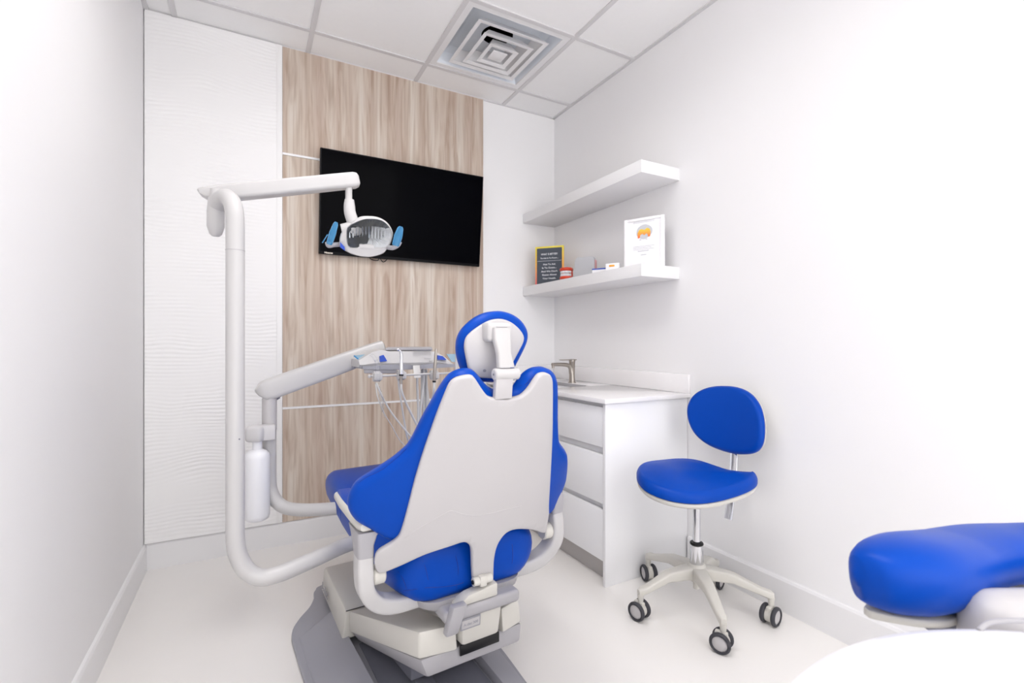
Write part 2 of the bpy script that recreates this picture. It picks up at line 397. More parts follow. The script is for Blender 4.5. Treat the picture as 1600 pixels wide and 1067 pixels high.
for h1, z1, h2, z2 in ((.205, ZC-.008, .155, ZC+.045), (.145, ZC-.022, .10, ZC+.032), (.085, ZC-.03, .055, ZC+.02)):
    b = ringsq(h1, z1, h2, z2)
    for a, c in s4: pass
    b2 = ringsq(h1+.003, z1-.001, h1-.020, z1+.003, .003); b.add(b2.v, b2.f)
    obj('louvre', b, 'trimw', vent, smooth=False)
obj('centre_plate', B().box((cx, cy, ZC-.026), (.085, .085, .006), .002), 'trimw', vent)
obj('duct', B().lathe([(.092, ZC+.092), (.092, ZC+.2), (.088, ZC+.2), (.088, ZC+.092)], (cx, cy, 0)).lathe([(.0875, ZC+.19), (.0875, ZC+.195)], (cx, cy, 0)), 'black', vent, label='black round duct opening above the louvres')
# ------------------------------------------------------------------ television
tvr = root('television', 'black flat television mounted on the wood wall, tilted slightly down', 'television', (.84, YF-.015, 1.9))
TL = onY(500.5, 230, 2.80); TR = onY(756.5, 276, 2.80); BL = onY(498.5, 397, 2.862); BR = onY(748.5, 416, 2.862)
x0 = (TL.x+BL.x)/2; x1 = (TR.x+BR.x)/2; zt = (TL.z+TR.z)/2; zb = (BL.z+BR.z)/2
tcn = Vector(((x0+x1)/2, 2.831, (zt+zb)/2)); tilt = math.atan2(.062, zt-zb); hw = (x1-x0)/2; hh = math.hypot(zt-zb, .062)/2
TM = Matrix.Translation(tcn) @ Matrix.Rotation(tilt, 4, 'X')
def tvb(a, c, bev=0): return B().span(a, c, bev).apply(TM)
obj('bezel', tvb((-hw, 0, -hh), (hw, .028, hh), .003), 'bezel', tvr)
obj('screen', tvb((-hw+.007, -.0012, -hh+.016), (hw-.007, .002, hh-.007)), 'screen', tvr, smooth=False)
obj('rear_case', tvb((-hw*.6, .026, -hh*.75), (hw*.6, .05, hh*.4), .01), 'black', tvr)
obj('wall_mount', B().span((tcn.x-.12, 2.85, tcn.z-.1), (tcn.x+.12, YF-.014, tcn.z+.1), .004), 'black', tvr)
obj('maker_mark', text_b('Hisense', .014, TM @ Matrix.Translation((-hw+.05, -.0016, -hh+.004)) @ Matrix.Rotation(PI/2, 4, 'X')), 'nickel', tvr)
pts = [onY(x, y, YF-.04) for x, y in ((575, 398), (580, 405), (590, 407), (593, 403), (598, 409), (603, 407), (607, 400))]
obj('cable', B().tube([tuple(p) for p in pts], .0025, 8, 5), 'black', tvr)
# ------------------------------------------------------------------ cabinet, worktop
CX = 1.417; CY = 1.709
cab = root('drawer_cabinet', 'white base cabinet with three handleless drawers under the worktop', 'cabinet', ((CX+XR)/2, CY, 0))
ZT = .855
obj('side_panel', B().span((CX-.004, CY, 0), (XR-.002, CY+.018, ZT-.022), .001), 'cab', cab)
obj('body', B().span((CX+.023, CY+.018, .1), (XR-.002, YF-.002, ZT-.022)), 'gap', cab, smooth=False)
obj('toe_kick', B().span((CX+.05, CY+.018, 0), (CX+.066, YF-.015, .1)), 'toe', cab, smooth=False)
for z0, z1 in ((.629, .812), (.371, .594), (.110, .342)):
    obj('drawer', B().span((CX, CY+.02, z0), (CX+.02, 2.36, z1), .0012), 'cab', cab)
obj('door', B().span((CX, 2.363, .110), (CX+.02, YF-.004, .812), .0012), 'cab', cab)
obj('worktop', B().span((CX-.022, CY-.02, ZT-.0215), (XR-.001, 2.26, ZT), .002).span((CX-.022, 2.26, ZT-.0215), (1.49, 2.72, ZT), .0008).span((1.755, 2.26, ZT-.0215), (XR-.001, 2.72, ZT), .0008).span((CX-.022, 2.72, ZT-.0215), (XR-.001, YF-.001, ZT), .002), 'quartz',
    label='white quartz worktop on the drawer cabinet by the right wall', cat='worktop', loc=((CX+XR)/2, CY, ZT))
obj('backsplash', B().span((XR-.02, CY-.02, ZT), (XR-.0005, YF-.02, ZT+.095), .002).span((CX-.02, YF-.02, ZT), (XR-.02, YF-.0005, ZT+.095), .002), 'quartz',
    label='low white quartz upstand behind the worktop along the wall', cat='backsplash', loc=(XR, CY, ZT))
# sink bowl
b = B(); cs = (1.622, 2.49)
def rrect(hx, hy, r, n=6):
    p = []
    for sx, sy, a0 in ((1, 1, 0), (-1, 1, PI/2), (-1, -1, PI), (1, -1, 1.5*PI)):
        for i in range(n+1):
            a = a0+PI/2*i/n; p.append(((hx-r)*sx+r*math.cos(a), (hy-r)*sy+r*math.sin(a)))
    return p
rings = [[Vector((cs[0]+x, cs[1]+y, z)) for x, y in rrect(hx, hy, r)] for hx, hy, r, z in ((.135, .232, .04, ZT-.023), (.1325, .23, .04, ZT-.0008), (.130, .226, .04, ZT-.0008), (.125, .22, .04, ZT-.05), (.115, .21, .04, ZT-.13), (.02, .02, .01, ZT-.135), (.0195, .0195, .01, ZT-.139), (.12, .215, .04, ZT-.136))]
b.loft(rings, False, True)
obj('sink', b, 'lgrey', label='undermounted sink bowl set in the worktop in front of the tap', cat='sink', loc=(cs[0], cs[1], ZT-.136))
# tap
tx, ty = 1.79, 2.49
tap = root('tap', 'brushed nickel single-lever tap standing on the worktop at the sink', 'tap', (tx, ty, ZT))
obj('body', B().lathe([(.026, 0), (.026, .006), (.020, .008), (.018, .05), (.019, .13), (.021, .134)], (tx, ty, ZT)), 'nickel', tap)
obj('spout', B().tube([(tx-.004, ty, ZT+.06), (tx-.012, ty, ZT+.095), (tx-.035, ty, ZT+.112), (tx-.09, ty, ZT+.118), (tx-.15, ty, ZT+.118)], [.017, .015, .0125, .0115, .011], 16, 6).lathe([(.009, 0), (.009, .016), (.007, .016)], (tx-.143, ty, ZT+.096)), 'nickel', tap)
obj('lever', B().box((tx-.03, ty, ZT+.146), (.115, .03, .006), .002).lathe([(.02, .134), (.021, .148), (.018, .15)], (tx, ty, ZT)), 'nickel', tap)
# ------------------------------------------------------------------ shelves
SX = 1.679
for z, lab in ((1.435, 'lower white floating shelf, carrying the signs and ornaments'), (1.943, 'upper white floating shelf, empty')):
    obj('wall_shelf', B().span((SX, 1.761, z), (XR-.0005, YF-.001, z+.062), .0015), 'trimw', label=lab, cat='shelf', loc=((SX+XR)/2, 2.3, z), group='white floating shelves on the right wall')
SZ = 1.497
# slate sign
A = Vector((1.692, 2.775, SZ)); Bp = Vector((1.822, 2.628, SZ)); dx = (Bp-A).normalized(); nx_ = Vector((-dx.y, dx.x, 0)); nx_ = -nx_ if nx_.dot(Vector((-.3, -1, 0))) < 0 else nx_
sw = (Bp-A).length; sh = .256
SM = Matrix.Translation(A) @ Matrix((dx, nx_, Vector((0, 0, 1)))).transposed().to_4x4()
sgn = root('shelf_sign', 'dark slate board sign with yellow to pink border and white lettering', 'sign', A+dx*sw/2)
obj('border', B().span((0, -.012, 0), (sw, 0, sh), .001).apply(SM), 'signedge', sgn)
obj('board', B().span((.012, -.001, 0.002), (sw-.012, .002, sh-.012)).apply(SM), 'slate', sgn, smooth=False)
def ltext(txt, z, size, width): 
    return text_b(txt, size, SM @ Matrix.Translation((sw/2, .0026, z)) @ Matrix(((1, 0, 0, 0), (0, 0, 1, 0), (0, 1, 0, 0), (0, 0, 0, 1)), ) , width=width)
b = B()
for txt, z, s, wd in (('WHAT IS BETTER?', .197, .017, .115), ('To Ask Is To Know...', .172, .013, .122), ('Not To Ask', .130, .0155, .085), ('Is To Guess...', .107, .0155, .100), ("And We Don't", .083, .0155, .113), ('Guess About', .060, .0155, .100), ('Your Health.', .036, .0155, .094)):
    t = ltext(txt, z, s, wd); b.add(t.v, t.f)
b.add(*(lambda q: (q.v, q.f))(B().span((.016, .002, .157), (sw-.016, .003, .1585)).apply(SM)))
obj('lettering', b, 'ink', sgn, smooth=False)
# red and white denture model
dc = onX(885, 425, 1.735); dc.z = SZ
den = root('denture_model', 'small red and white denture model beside the slate sign on the shelf', 'denture model', dc)
vv = Vector((-SA*.9, -CA, 0)).normalized()
def arch(z, R, r, w, sq):
    pts = []
    for i in range(17):
        a = PI*(-.62+1.24*i/16); pts.append(dc+vv*(R*math.cos(a))+Vector((vv.y, -vv.x, 0))*(R*.95*math.sin(a))+Vector((0, 0, z)))
    return pts
obj('upper_gum', B().tube(arch(.066, .033, 0, 0, 0), .0115, 12), 'red', den); obj('lower_gum', B().tube(arch(.0135, .033, 0, 0, 0), .0115, 12), 'red', den)
rr_d = Vector((vv.y, -vv.x, 0)); rr_d = rr_d if rr_d.dot(Vector((CA, -SA, 0))) > 0 else -rr_d
obj('jaw_joint', B().tube([tuple(dc+rr_d*.026+vv*.012+Vector((0, 0, z))) for z in (.012, .025, .045, .066)], [.010, .013, .013, .011], 12), 'red', den)
for z, nm in ((.052, 'upper_teeth'), (.030, 'lower_teeth')):
    b = B(); ap = arch(z, .035, 0, 0, 0)
    for i, p in enumerate(ap): b.box(p, (.0075, .0075, .018), .002)
    obj(nm, b, 'ink', den)
# grey rounded block
gc = W(914, 428, 2.93); gd = Vector((-.35, -.94, 0)); gxv = Vector((.94, -.35, 0))
gl = 0.0
gcn = Vector((1.775, 2.337, SZ)); GM = Matrix.Translation(gcn) @ Matrix((Vector((.55, -.835, 0)), Vector((-.835, -.55, 0)), Vector((0, 0, 1)))).transposed().to_4x4() @ Matrix.Rotation(.10, 4, 'X')
gb = root('display_block', 'grey rounded display block with a pink side, between the denture model and leaflet boxes', 'ornament', gcn)
out = [(-.070, 0), (.066, 0), (.062, .105), (.055, .120), (.045, .126), (-.045, .126), (-.056, .120), (-.062, .105)]
b = B().prism([GM @ Vector((x, .018, z+.002)) for x, z in out], GM.to_3x3() @ Vector((0, -.036, 0)), .004); obj('block', b, 'greybox', gb)
obj('side_strip', B().prism([GM @ Vector((x, y, z+.002)) for x, y, z in ((.0675, .016, 0), (.0675, -.016, 0), (.0635, -.016, .105), (.0635, .016, .105))], GM.to_3x3() @ Vector((.0022, 0, 0))), 'pink', gb, smooth=False)
# leaflet boxes
RZ = Matrix.Rotation(-1.02, 4, 'Z')
c1 = Vector((1.755, 2.16, SZ))
lb = root('flat_box', 'low white flat box with a blue lid on the shelf beside the grey block', 'box', c1)
obj('box', B().box(c1+Vector((0, 0, .012)), (.085, .06, .024), .001, RZ), 'acrylic', lb); obj('lid', B().box(c1+Vector((0, 0, .0275)), (.087, .062, .007), .001, RZ), 'logo', lb)
c2 = Vector((1.745, 2.045, SZ))
l2 = root('card_holder', 'small white card holder with an orange mark, left of the white framed sign', 'card holder', c2)
obj('holder', B().box(c2+Vector((0, 0, .022)), (.075, .035, .044), .002, RZ), 'acrylic', l2)
obj('mark', B().box(c2+RZ.to_3x3() @ Vector((-.002, -.0187, 0))+Vector((0, 0, .030)), (.03, .002, .01), .0008, RZ), 'orange', l2)
# white framed sign
A = Vector((1.772, 1.985, SZ)); Bp = Vector((1.862, 1.788, SZ)); dx = (Bp-A).normalized(); nn = Vector((dx.y, -dx.x, 0)); nn = -nn if nn.dot(Vector((-1, -.4, 0))) < 0 else nn
sw2 = (Bp-A).length; SM2 = Matrix.Translation(A) @ Matrix((dx, nn, Vector((0, 0, 1)))).transposed().to_4x4()
SH2 = .268
fs = root('framed_sign', 'white framed sign with an orange tooth logo standing at the near end of the shelf', 'sign', A+dx*sw2/2)
P2 = lambda b: b.apply(SM2)
obj('card', P2(B().span((.01, -.006, .008), (sw2-.01, 0, SH2-.008))), 'acrylic', fs, smooth=False)
obj('frame', P2(B().span((0, -.012, 0), (.018, .006, SH2), .002).span((sw2-.018, -.012, 0), (sw2, .006, SH2), .002).span((.017, -.012, 0), (sw2-.017, .006, .014), .002).span((.017, -.012, SH2-.014), (sw2-.017, .006, SH2), .002)), 'counterwhite', fs)
T2 = Matrix(((1, 0, 0, 0), (0, 0, 1, 0), (0, 1, 0, 0), (0, 0, 0, 1)))
hx_ = cr_closed([(.112, .155), (.152, .183), (.148, .215), (.112, .232), (.075, .215), (.072, .175)], 4)
obj('logo_halo', P2(B().prism([Vector((x*sw2/.217, .0005, z)) for x, z in hx_], (0, .0006, 0))), 'faint', fs, smooth=False)
mo = [(.076, .162), (.086, .164), (.090, .178), (.100, .184), (.108, .178), (.114, .176), (.120, .184), (.128, .180), (.132, .166), (.142, .166), (.145, .190), (.140, .206), (.126, .212), (.112, .203), (.098, .209), (.084, .206), (.074, .190)]
obj('tooth_logo', P2(B().prism([Vector((x*sw2/.217, .0012, z)) for x, z in mo], (0, .0012, 0))), 'logograd', fs, smooth=False)
for z, a, c, h in ((.118, .05, .165, .002), (.110, .05, .150, .002), (.102, .05, .165, .002), (.250, .05, .165, .0015), (.244, .05, .165, .0015), (.092, .075, .135, .004), (.072, .092, .122, .004), (.152, .085, .095, .004), (.152, .118, .128, .004)):
    obj('print_line', P2(B().span((a*sw2/.217, .0006, z), (c*sw2/.217, .0014, z+h))), 'faint', fs, smooth=False)
# ------------------------------------------------------------------ dental chair
mid = (-.1255, 1.445); C0 = Vector((SA*mid[1]+CA*mid[0], CA*mid[1]-SA*mid[0], 0)); CR = math.radians(3.6)
CM = Matrix.Translation(C0) @ Matrix.Rotation(CR, 4, 'Z'); CI = CM.inverted()
chair = root('dental_chair', 'blue upholstered dental patient chair with white back shell, seen from behind', 'dental chair', C0, CR)
def T(px, py, f):
    """local (x, z) of a photo point on the chair surface y = f(x, z)"""
    p = CI @ cut(px, py, lambda q: (lambda l: l.y-f(l.x, l.z))(CI @ q)); return (p.x, p.z)
def TY(px, py, y): p = CI @ cut(px, py, lambda q: (CI @ q).y-y); return p
def TZ(px, py, z): return CI @ onZ(px, py, z)
def TX(px, py, x): return CI @ cut(px, py, lambda q: (CI @ q).x-x)
y0 = lambda z: -.054-.286*(z-.412)
fs_ = lambda x, z: y0(z)+.75*x*x
fc_ = lambda x, z: y0(z)+.040+.75*x*x
shell = [(702, 599), (707.5, 593), (715, 589), (728, 586), (736, 586), (741, 590), (750.6, 605), (760, 617), (769, 621), (788, 623), (799, 621), (814, 617), (825.6, 606), (835, 592), (842.5, 583.5), (852, 582), (858.4, 586), (861, 597.5), (861, 640), (860.5, 680), (858, 732), (855, 785), (855, 800), (852.7, 815), (850, 829), (845, 831), (829, 826), (805.5, 825), (790, 829.6), (780.5, 840), (774, 853), (770, 874), (769, 903), (765, 912), (754, 915), (742, 915), (738, 905), (736.5, 885), (735.5, 858.5), (731, 848), (721.5, 845), (703, 851), (664, 864), (627, 881), (596, 893), (588, 888), (585, 876), (587, 864), (595.5, 856), (616.5, 843), (626, 830), (637, 791), (648, 748), (661, 706), (674, 669), (685, 639), (696, 612)]
so = cr_closed([T(x, y, fs_) for x, y in shell], 3)
nrmS = lambda x, z: Vector((-1.5*x, 1, .286)).normalized()
def mapS(f, off=0):
    def g(u, v, w_):
        n = Vector((-1.5*u, 1, .286)).normalized(); return CM @ (Vector((u, f(u, v), v))-n*(w_+off))
    return g
sb_ = B().pillow(so, .006, .010, .010, mapS(fs_), .02, 0, 0, 3, .008)
back = obj('backrest_shell', sb_, 'shell', chair, ang=50)
cush = [(651, 669), (660.6, 650), (674, 627), (685, 608), (696, 592), (706, 583), (721, 577), (735, 577), (743, 582), (750, 591), (760, 602), (772, 609), (788, 611), (802, 608), (812.5, 595), (824, 582), (837, 575), (850, 574), (859, 579), (863, 588), (864.5, 601), (864.6, 640), (865, 669), (867, 685), (875, 697), (878.5, 706), (878.5, 723), (876, 744), (870, 762), (864, 775), (850, 800), (800, 815), (720, 825), (650, 838), (616, 840), (595.5, 832), (578, 821), (559, 810), (547, 795), (544, 780), (548, 764), (559, 750), (585, 734), (611, 717), (627, 704), (638, 693)]
co = cr_closed([T(x, y, fc_) for x, y in cush], 3)
cb_ = B().pillow(co, .024, .030, .030, mapS(fc_), .02, .006, .02, 5, .009)
obj('backrest_cushion', cb_, 'blue', chair, ang=60)
def on_mesh(b, lines):
    t = BVHTree.FromPolygons([tuple(v) for v in b.v], [tuple(f) for f in b.f]); r = []
    for x, y in lines:
        d = ray(x, y).normalized(); h = t.ray_cast(O, d)
        if h[0] is not None: r.append(tuple(h[0]+d*.0006))
    return r
# piping seam following the shoulder of the cushion
for seam in ([(636, 700), (624, 712), (611, 723), (598, 733), (585, 740), (572, 746), (560, 755)], [(690, 608), (697, 600), (703, 594), (711, 589), (722, 588), (735, 587), (744, 592)], [(812, 603), (822, 600), (830, 591), (838, 584)]):
    pts = on_mesh(cb_, seam)
    if len(pts) > 2: obj('seam', B().tube(pts, .0013, 6, 4), 'bluedark', chair)
# crease moulded in shell
pts = on_mesh(sb_, [(632, 841), (645, 832), (660, 822), (676, 813), (692, 804), (705, 798), (722, 803), (735, 805), (750, 805), (770, 801), (790, 796), (815, 790)])
obj('moulded_crease', B().tube(pts, .0015, 8, 5), 'shell', chair)
# hinge at foot of shell tab
p = TY(752, 905, -.075); b = B().box(CM @ Vector((p.x, -.082, p.z)), (.022, .02, .03), .004, CR); b.tube([tuple(CM @ Vector((p.x-.028, -.078, p.z))), tuple(CM @ Vector((p.x+.03, -.078, p.z)))], .012, 16)
obj('hinge', b, 'cream', chair); obj('hinge_pin', B().tube([tuple(CM @ Vector((p.x-.031, -.078, p.z))), tuple(CM @ Vector((p.x-.028, -.078, p.z)))], .006, 12), 'black', chair)
# headrest
fh = lambda x, z: -.150-.10*(z-1.09)+.6*x*x
fhc = lambda x, z: fh(x, z)+.042
hshell = [(726, 536), (729, 526), (739, 516), (756, 504.6), (770, 499), (784, 498.6), (798, 504), (810, 514), (817, 525), (816.7, 533.4), (812.5, 543), (803, 561), (796, 574), (788, 588), (776, 591), (756, 590.5), (741, 588), (733, 579), (728.5, 560), (726, 546)]
hcush = [(713.8, 542), (715.5, 528), (721, 516), (732, 504), (746.4, 493.4), (763, 487.3), (780, 486.3), (795.6, 490.5), (808, 498), (817, 509.5), (821, 521), (820, 533), (815, 546), (808, 560), (800, 575), (792, 588), (778, 596), (756, 596.5), (740, 594), (728, 587), (720, 574), (715, 557)]
def mapH(f):
    def g(u, v, w_): return CM @ Vector((u, f(u, v)-w_, v))
    return g
obj('headrest_cushion', B().pillow(cr_closed([T(x, y, fhc) for x, y in hcush], 3), .022, .028, .028, mapH(fhc), .02, .004, .015, 5, .008), 'blue', chair, ang=60)
hs = obj('headrest_shell', B().pillow(cr_closed([T(x, y, fh) for x, y in hshell], 3), .006, .008, .006, mapH(fh), .012, .014, 0, 3, .007, .05), 'shell', chair, ang=60)
# headrest bracket
def CB(lo, hi, bev=.004, seg=3): return B().span(lo, hi, bev, seg).apply(CM)
ph = T(780, 513, lambda x, z: -.19); xb, zb_ = ph
b = B(); ring = lambda hx, hy, r, c: [CM @ (Vector(c)+Vector((x, y, 0))) for x, y in rrect(hx, hy, r, 4)]
zt_ = TY(781, 502, -.185).z
xl = TY(761, 520, -.19).x; xr = TY(799, 520, -.19).x; xm = (xl+xr)/2
obj('headrest_bracket', B().span((xl, -.198, TY(780, 534, -.19).z), (xr, -.150, TY(780, 504, -.19).z), .010, 4).apply(CM), 'white', chair, ang=50)
pz = [TY(783, y, -.21).z for y in (512, 530, 552, 574)]
xs1 = [TY(x, 545, -.21).x for x in (773, 772, 775.5, 776)]; xs2 = [TY(x, 545, -.21).x for x in (799, 798, 796, 801)]
rings = [[CM @ Vector(((a+c)/2+x, yy+y, z)) for x, y in rrect((c-a)/2, .011, .007, 4)] for a, c, z, yy in zip(xs1, xs2, pz, (-.200, -.205, -.212, -.215))]
obj('headrest_arm', B().loft(rings), 'white', chair, ang=50)
pj = TY(791, 584.5, -.222); xa = TY(772.5, 584, -.222).x; xc = TY(811, 584, -.222).x
obj('headrest_joint', B().lathe([(.012, 0), (.0155, .003), (.0155, xc-xa-.003), (.012, xc-xa)], CM @ Vector((xa, -.218, pj.z)), CM.to_3x3() @ Vector((1, 0, 0)), 24), 'white', chair)
obj('joint_cap', B().lathe([(.003, -.0008), (.003, .002)], CM @ Vector((xa, -.218, pj.z)), CM.to_3x3() @ Vector((1, 0, 0)), 10), 'dgrey', chair)
ps = TY(754, 579, -.16)
obj('headrest_screw', B().lathe([(.0035, 0), (.0035, .004)], CM @ Vector((ps.x+.004, fh(ps.x, ps.z)-.024, ps.z)), CM.to_3x3() @ Vector((0, 1, 0)), 10), 'dgrey', chair)
n1 = TY(774, 594, -.222); n2 = TY(798, 622, -.215)
b = B(); b.hexa([CM @ Vector(q) for q in ((n1.x, -.222, n2.z), (n2.x, -.222, n2.z), (n2.x, -.206, n2.z), (n1.x, -.206, n2.z), (n1.x, -.228, n1.z+.004), (n2.x, -.228, n1.z+.004), (n2.x, -.212, n1.z+.004), (n1.x, -.212, n1.z+.004))], .002)
obj('headrest_post', b, 'shell', chair)
# slot line on the bracket
q = TY(784, 511, -.199); obj('bracket_slot', B().box(CM @ Vector((q.x, -.1985, q.z)), (.034, .002, .0022), .0008, CR), 'lgrey', chair)
# seat with leg rest
def seat_ring(y, hw, zb, zt, r, skew=0, drop=0):
    h = (zt-zb)/2; r = min(r, h*.98, hw*.98); zc = (zt+zb)/2
    return [CM @ Vector((x, y+skew*(z), zc+z)) for x, z in rrect(hw, h, r, 6)]
st = [(-.044, .13, .425, .50, .03), (-.040, .175, .402, .525, .05), (-.028, .200, .386, .542, .075), (-.008, .220, .378, .55, .084), (.03, .234, .376, .552, .086), (.08, .245, .378, .55, .085), (.16, .254, .385, .545, .06), (.30, .252, .392, .54, .05), (.47, .250, .40, .54, .05), (.56, .250, .405, .545, .05)]
lg = [(.565, .250, .405, .545, .05), (.60, .250, .41, .552, .05), (.75, .246, .42, .556, .05), (.87, .240, .425, .553, .05), (.93, .232, .43, .545, .05), (.965, .215, .44, .53, .04), (.985, .18, .455, .51, .025)]
st_b = B().loft([seat_ring(*a) for a in st]); obj('seat_cushion', st_b, 'blue', chair, ang=60)
obj('leg_rest', B().loft([seat_ring(*a) for a in lg]), 'blue', chair, ang=60)
for pts_ in ([(616, 922), (630, 923), (645, 921), (665, 918), (690, 917), (712, 914), (724, 910)], [(622, 893), (628, 901), (633, 912), (635, 919)], [(661, 877), (665, 888), (669, 906)], [(712, 868), (716, 890), (713, 918), (708, 936)], [(800, 850), (801, 868), (800, 880)]):
    pts = on_mesh(st_b, pts_)
    if len(pts) > 2: obj('seat_seam', B().tube(pts, .0013, 6, 4), 'bluedark', chair)
# seat pan
obj('seat_pan', B().loft([[CM @ Vector((x, y+.22, z)) for x, y in rrect(hx, hy, .06, 5)] for hx, hy, z in ((.10, .22, .335), (.14, .25, .345), (.165, .262, .362), (.170, .265, .385))]), 'lgrey', chair, ang=50)
# armrests
def armrest(s):
    b = B(); P = lambda x, y, z: CM @ Vector((s*x, y, z))
    path = [(.315, .005, .545), (.317, .0, .50), (.312, .0, .455), (.288, .01, .415), (.245, .02, .388), (.18, .03, .378), (.10, .04, .378)]
    path = cr_open(path, 5); rings = []
    for i, p in enumerate(path):
        a = path[max(i-1, 0)]; c = path[min(i+1, len(path)-1)]; d = Vector((c[0]-a[0], 0, c[2]-a[2])).normalized(); nrm = Vector((d.z, 0, -d.x))
        rings.append([P(*(Vector(p)+nrm*u+Vector((0, v, 0)))) for u, v in rrect(.021, .030, .010, 4)])
    arm = obj('armrest_post', b.loft(rings), 'white', chair, ang=50)
    b = B(); sec = [(.545, .315, .005, .021, .030), (.575, .316, .008, .022, .034), (.60, .312, .018, .026, .045), (.612, .305, .03, .032, .055)]
    b.loft([[P(cx_+x, cy_+y, z) for x, y in rrect(hx, hy, .010, 4)] for z, cx_, cy_, hx, hy in sec]); obj('armrest_support', b, 'lgrey', chair, ang=50)
    b = B(); secs = [(-.02, .026, .010), (0, .032, .014), (.06, .034, .015), (.20, .033, .015), (.29, .028, .013), (.31, .018, .007)]
    b.loft([[P(.303+x, y, .626+z) for x, z in rrect(hx, hz, min(hx, hz)*.8, 4)] for y, hx, hz in secs]); obj('armrest_trim', b, 'cream', chair, ang=60)
    b = B(); b.loft([[P(.300+x, y, .636+z) for x, z in rrect(hx, hz, min(hx, hz)*.8, 4)] for y, hx, hz in ((-.012, .018, .006), (.0, .025, .011), (.06, .027, .013), (.20, .027, .013), (.285, .022, .011), (.30, .012, .006))]); obj('armrest_pad', b, 'blue', chair, ang=60)
    # round pivot between shell wing and post
    b = B().lathe([(.022, 0), (.026, .004), (.026, .030), (.022, .034)], P(.262, .0, .487), CM.to_3x3() @ Vector((s, 0, 0)), 28); obj('pivot', b, 'cream', chair)
armrest(-1); armrest(1)
# yoke under the seat, hinge carrier and release box
L_ = lambda *a: CM @ Vector(a)
obj('seat_yoke', CB((-.12, -.085, .335), (.125, .06, .372), .012), 'lgrey', chair)
obj('hinge_carrier', B().hexa([L_(-.085, -.08, .372), L_(.05, -.08, .372), L_(.05, -.03, .372), L_(-.085, -.03, .372), L_(-.05, -.088, .402), L_(.045, -.088, .415), L_(.045, -.05, .415), L_(-.05, -.05, .402)], .006), 'cream', chair)
obj('seat_latch', B().hexa([L_(-.125, -.102, .315), L_(-.088, -.102, .315), L_(-.088, -.075, .315), L_(-.125, -.075, .315), L_(-.105, -.108, .392), L_(-.062, -.108, .392), L_(-.062, -.08, .392), L_(-.105, -.08, .392)], .005), 'lgrey', chair)
# lift arm: cover rising from base front to under seat rear
def lp(px, py, x): p = TX(px, py, x); return p
obj('lift_cover', B().hexa([L_(-.24, .475, .06), L_(.24, .475, .06), L_(.155, -.03, .225), L_(-.165, -.03, .225), L_(-.24, .475, .145), L_(.24, .475, .145), L_(.16, -.03, .305), L_(-.175, -.03, .305)][0:0]+[L_(-.175, -.03, .235), L_(-.065, -.05, .235), L_(-.065, .475, .075), L_(-.24, .475, .075), L_(-.17, -.02, .305), L_(-.065, -.04, .305), L_(-.065, .475, .150), L_(-.24, .475, .150)], .008), 'cream', chair)
obj('lift_cover', B().hexa([L_(.085, -.05, .235), L_(.165, -.03, .235), L_(.24, .475, .075), L_(.085, .475, .075), L_(.085, -.04, .305), L_(.16, -.02, .305), L_(.24, .475, .150), L_(.085, .475, .150)], .008), 'cream', chair)
obj('lift_cover_middle', B().hexa([L_(-.066, .03, .235), L_(.086, .03, .235), L_(.086, .475, .075), L_(-.066, .475, .075), L_(-.066, .03, .285), L_(.086, .03, .285), L_(.086, .475, .148), L_(-.066, .475, .148)], .003), 'cream', chair)
obj('lift_arm', B().hexa([L_(-.155, -.045, .185), L_(.15, -.045, .185), L_(.21, .45, .045), L_(-.21, .45, .045), L_(-.172, -.035, .236), L_(.163, -.035, .236), L_(.235, .47, .078), L_(-.235, .47, .078)], .010), 'lgrey', chair)
obj('lift_arm_recess', B().box(L_(.008, -.046, .228), (.13, .006, .03), .002, CR), 'black', chair)
pl = obj('name_plate_housing', B().hexa([L_(-.055, -.058, .245), L_(.065, -.058, .245), L_(.085, .05, .245), L_(-.065, .05, .245), L_(-.06, -.066, .345), L_(.075, -.066, .345), L_(.085, .05, .345), L_(-.065, .05, .345)], .010), 'cream', chair)
pc = TY(735, 972, -.066)
PMx = CM @ Matrix.Translation((pc.x, -.0655, pc.z)) @ Matrix.Rotation(.08, 4, 'X')
obj('name_plate_border', B().span((-.032, -.003, -.017), (.032, .002, .017), .002).apply(PMx), 'grey', chair); obj('name_plate', B().span((-.028, -.0042, -.012), (.028, -.002, .012), .001).apply(PMx), 'shell', chair)
obj('name_plate_lettering', text_b('A-dec 300', .011, PMx @ Matrix.Translation((0, -.0044, -.004)) @ Matrix.Rotation(PI/2, 4, 'X'), .0003), 'grey', chair)
# pump box on the base front
obj('pump_box', B().hexa([L_(-.262, .485, .045), L_(.235, .485, .045), L_(.235, .90, .045), L_(-.255, .90, .045), L_(-.250, .485, .150), L_(.23, .485, .150), L_(.23, .88, .150), L_(-.245, .88, .150)], .008), 'cream', chair)
obj('box_lettering', text_b('A-dec', .045, CM @ Matrix.Translation((-.2605, .80, .075)) @ Matrix(((0, 0, -1, 0), (-1, 0, 0, 0), (0, 1, 0, 0), (0, 0, 0, 1))), .0012), 'lgrey', chair)
obj('pump_seam', B().box(L_(-.01, .480, .1505), (.48, .003, .002), 0, CR), 'black', chair)
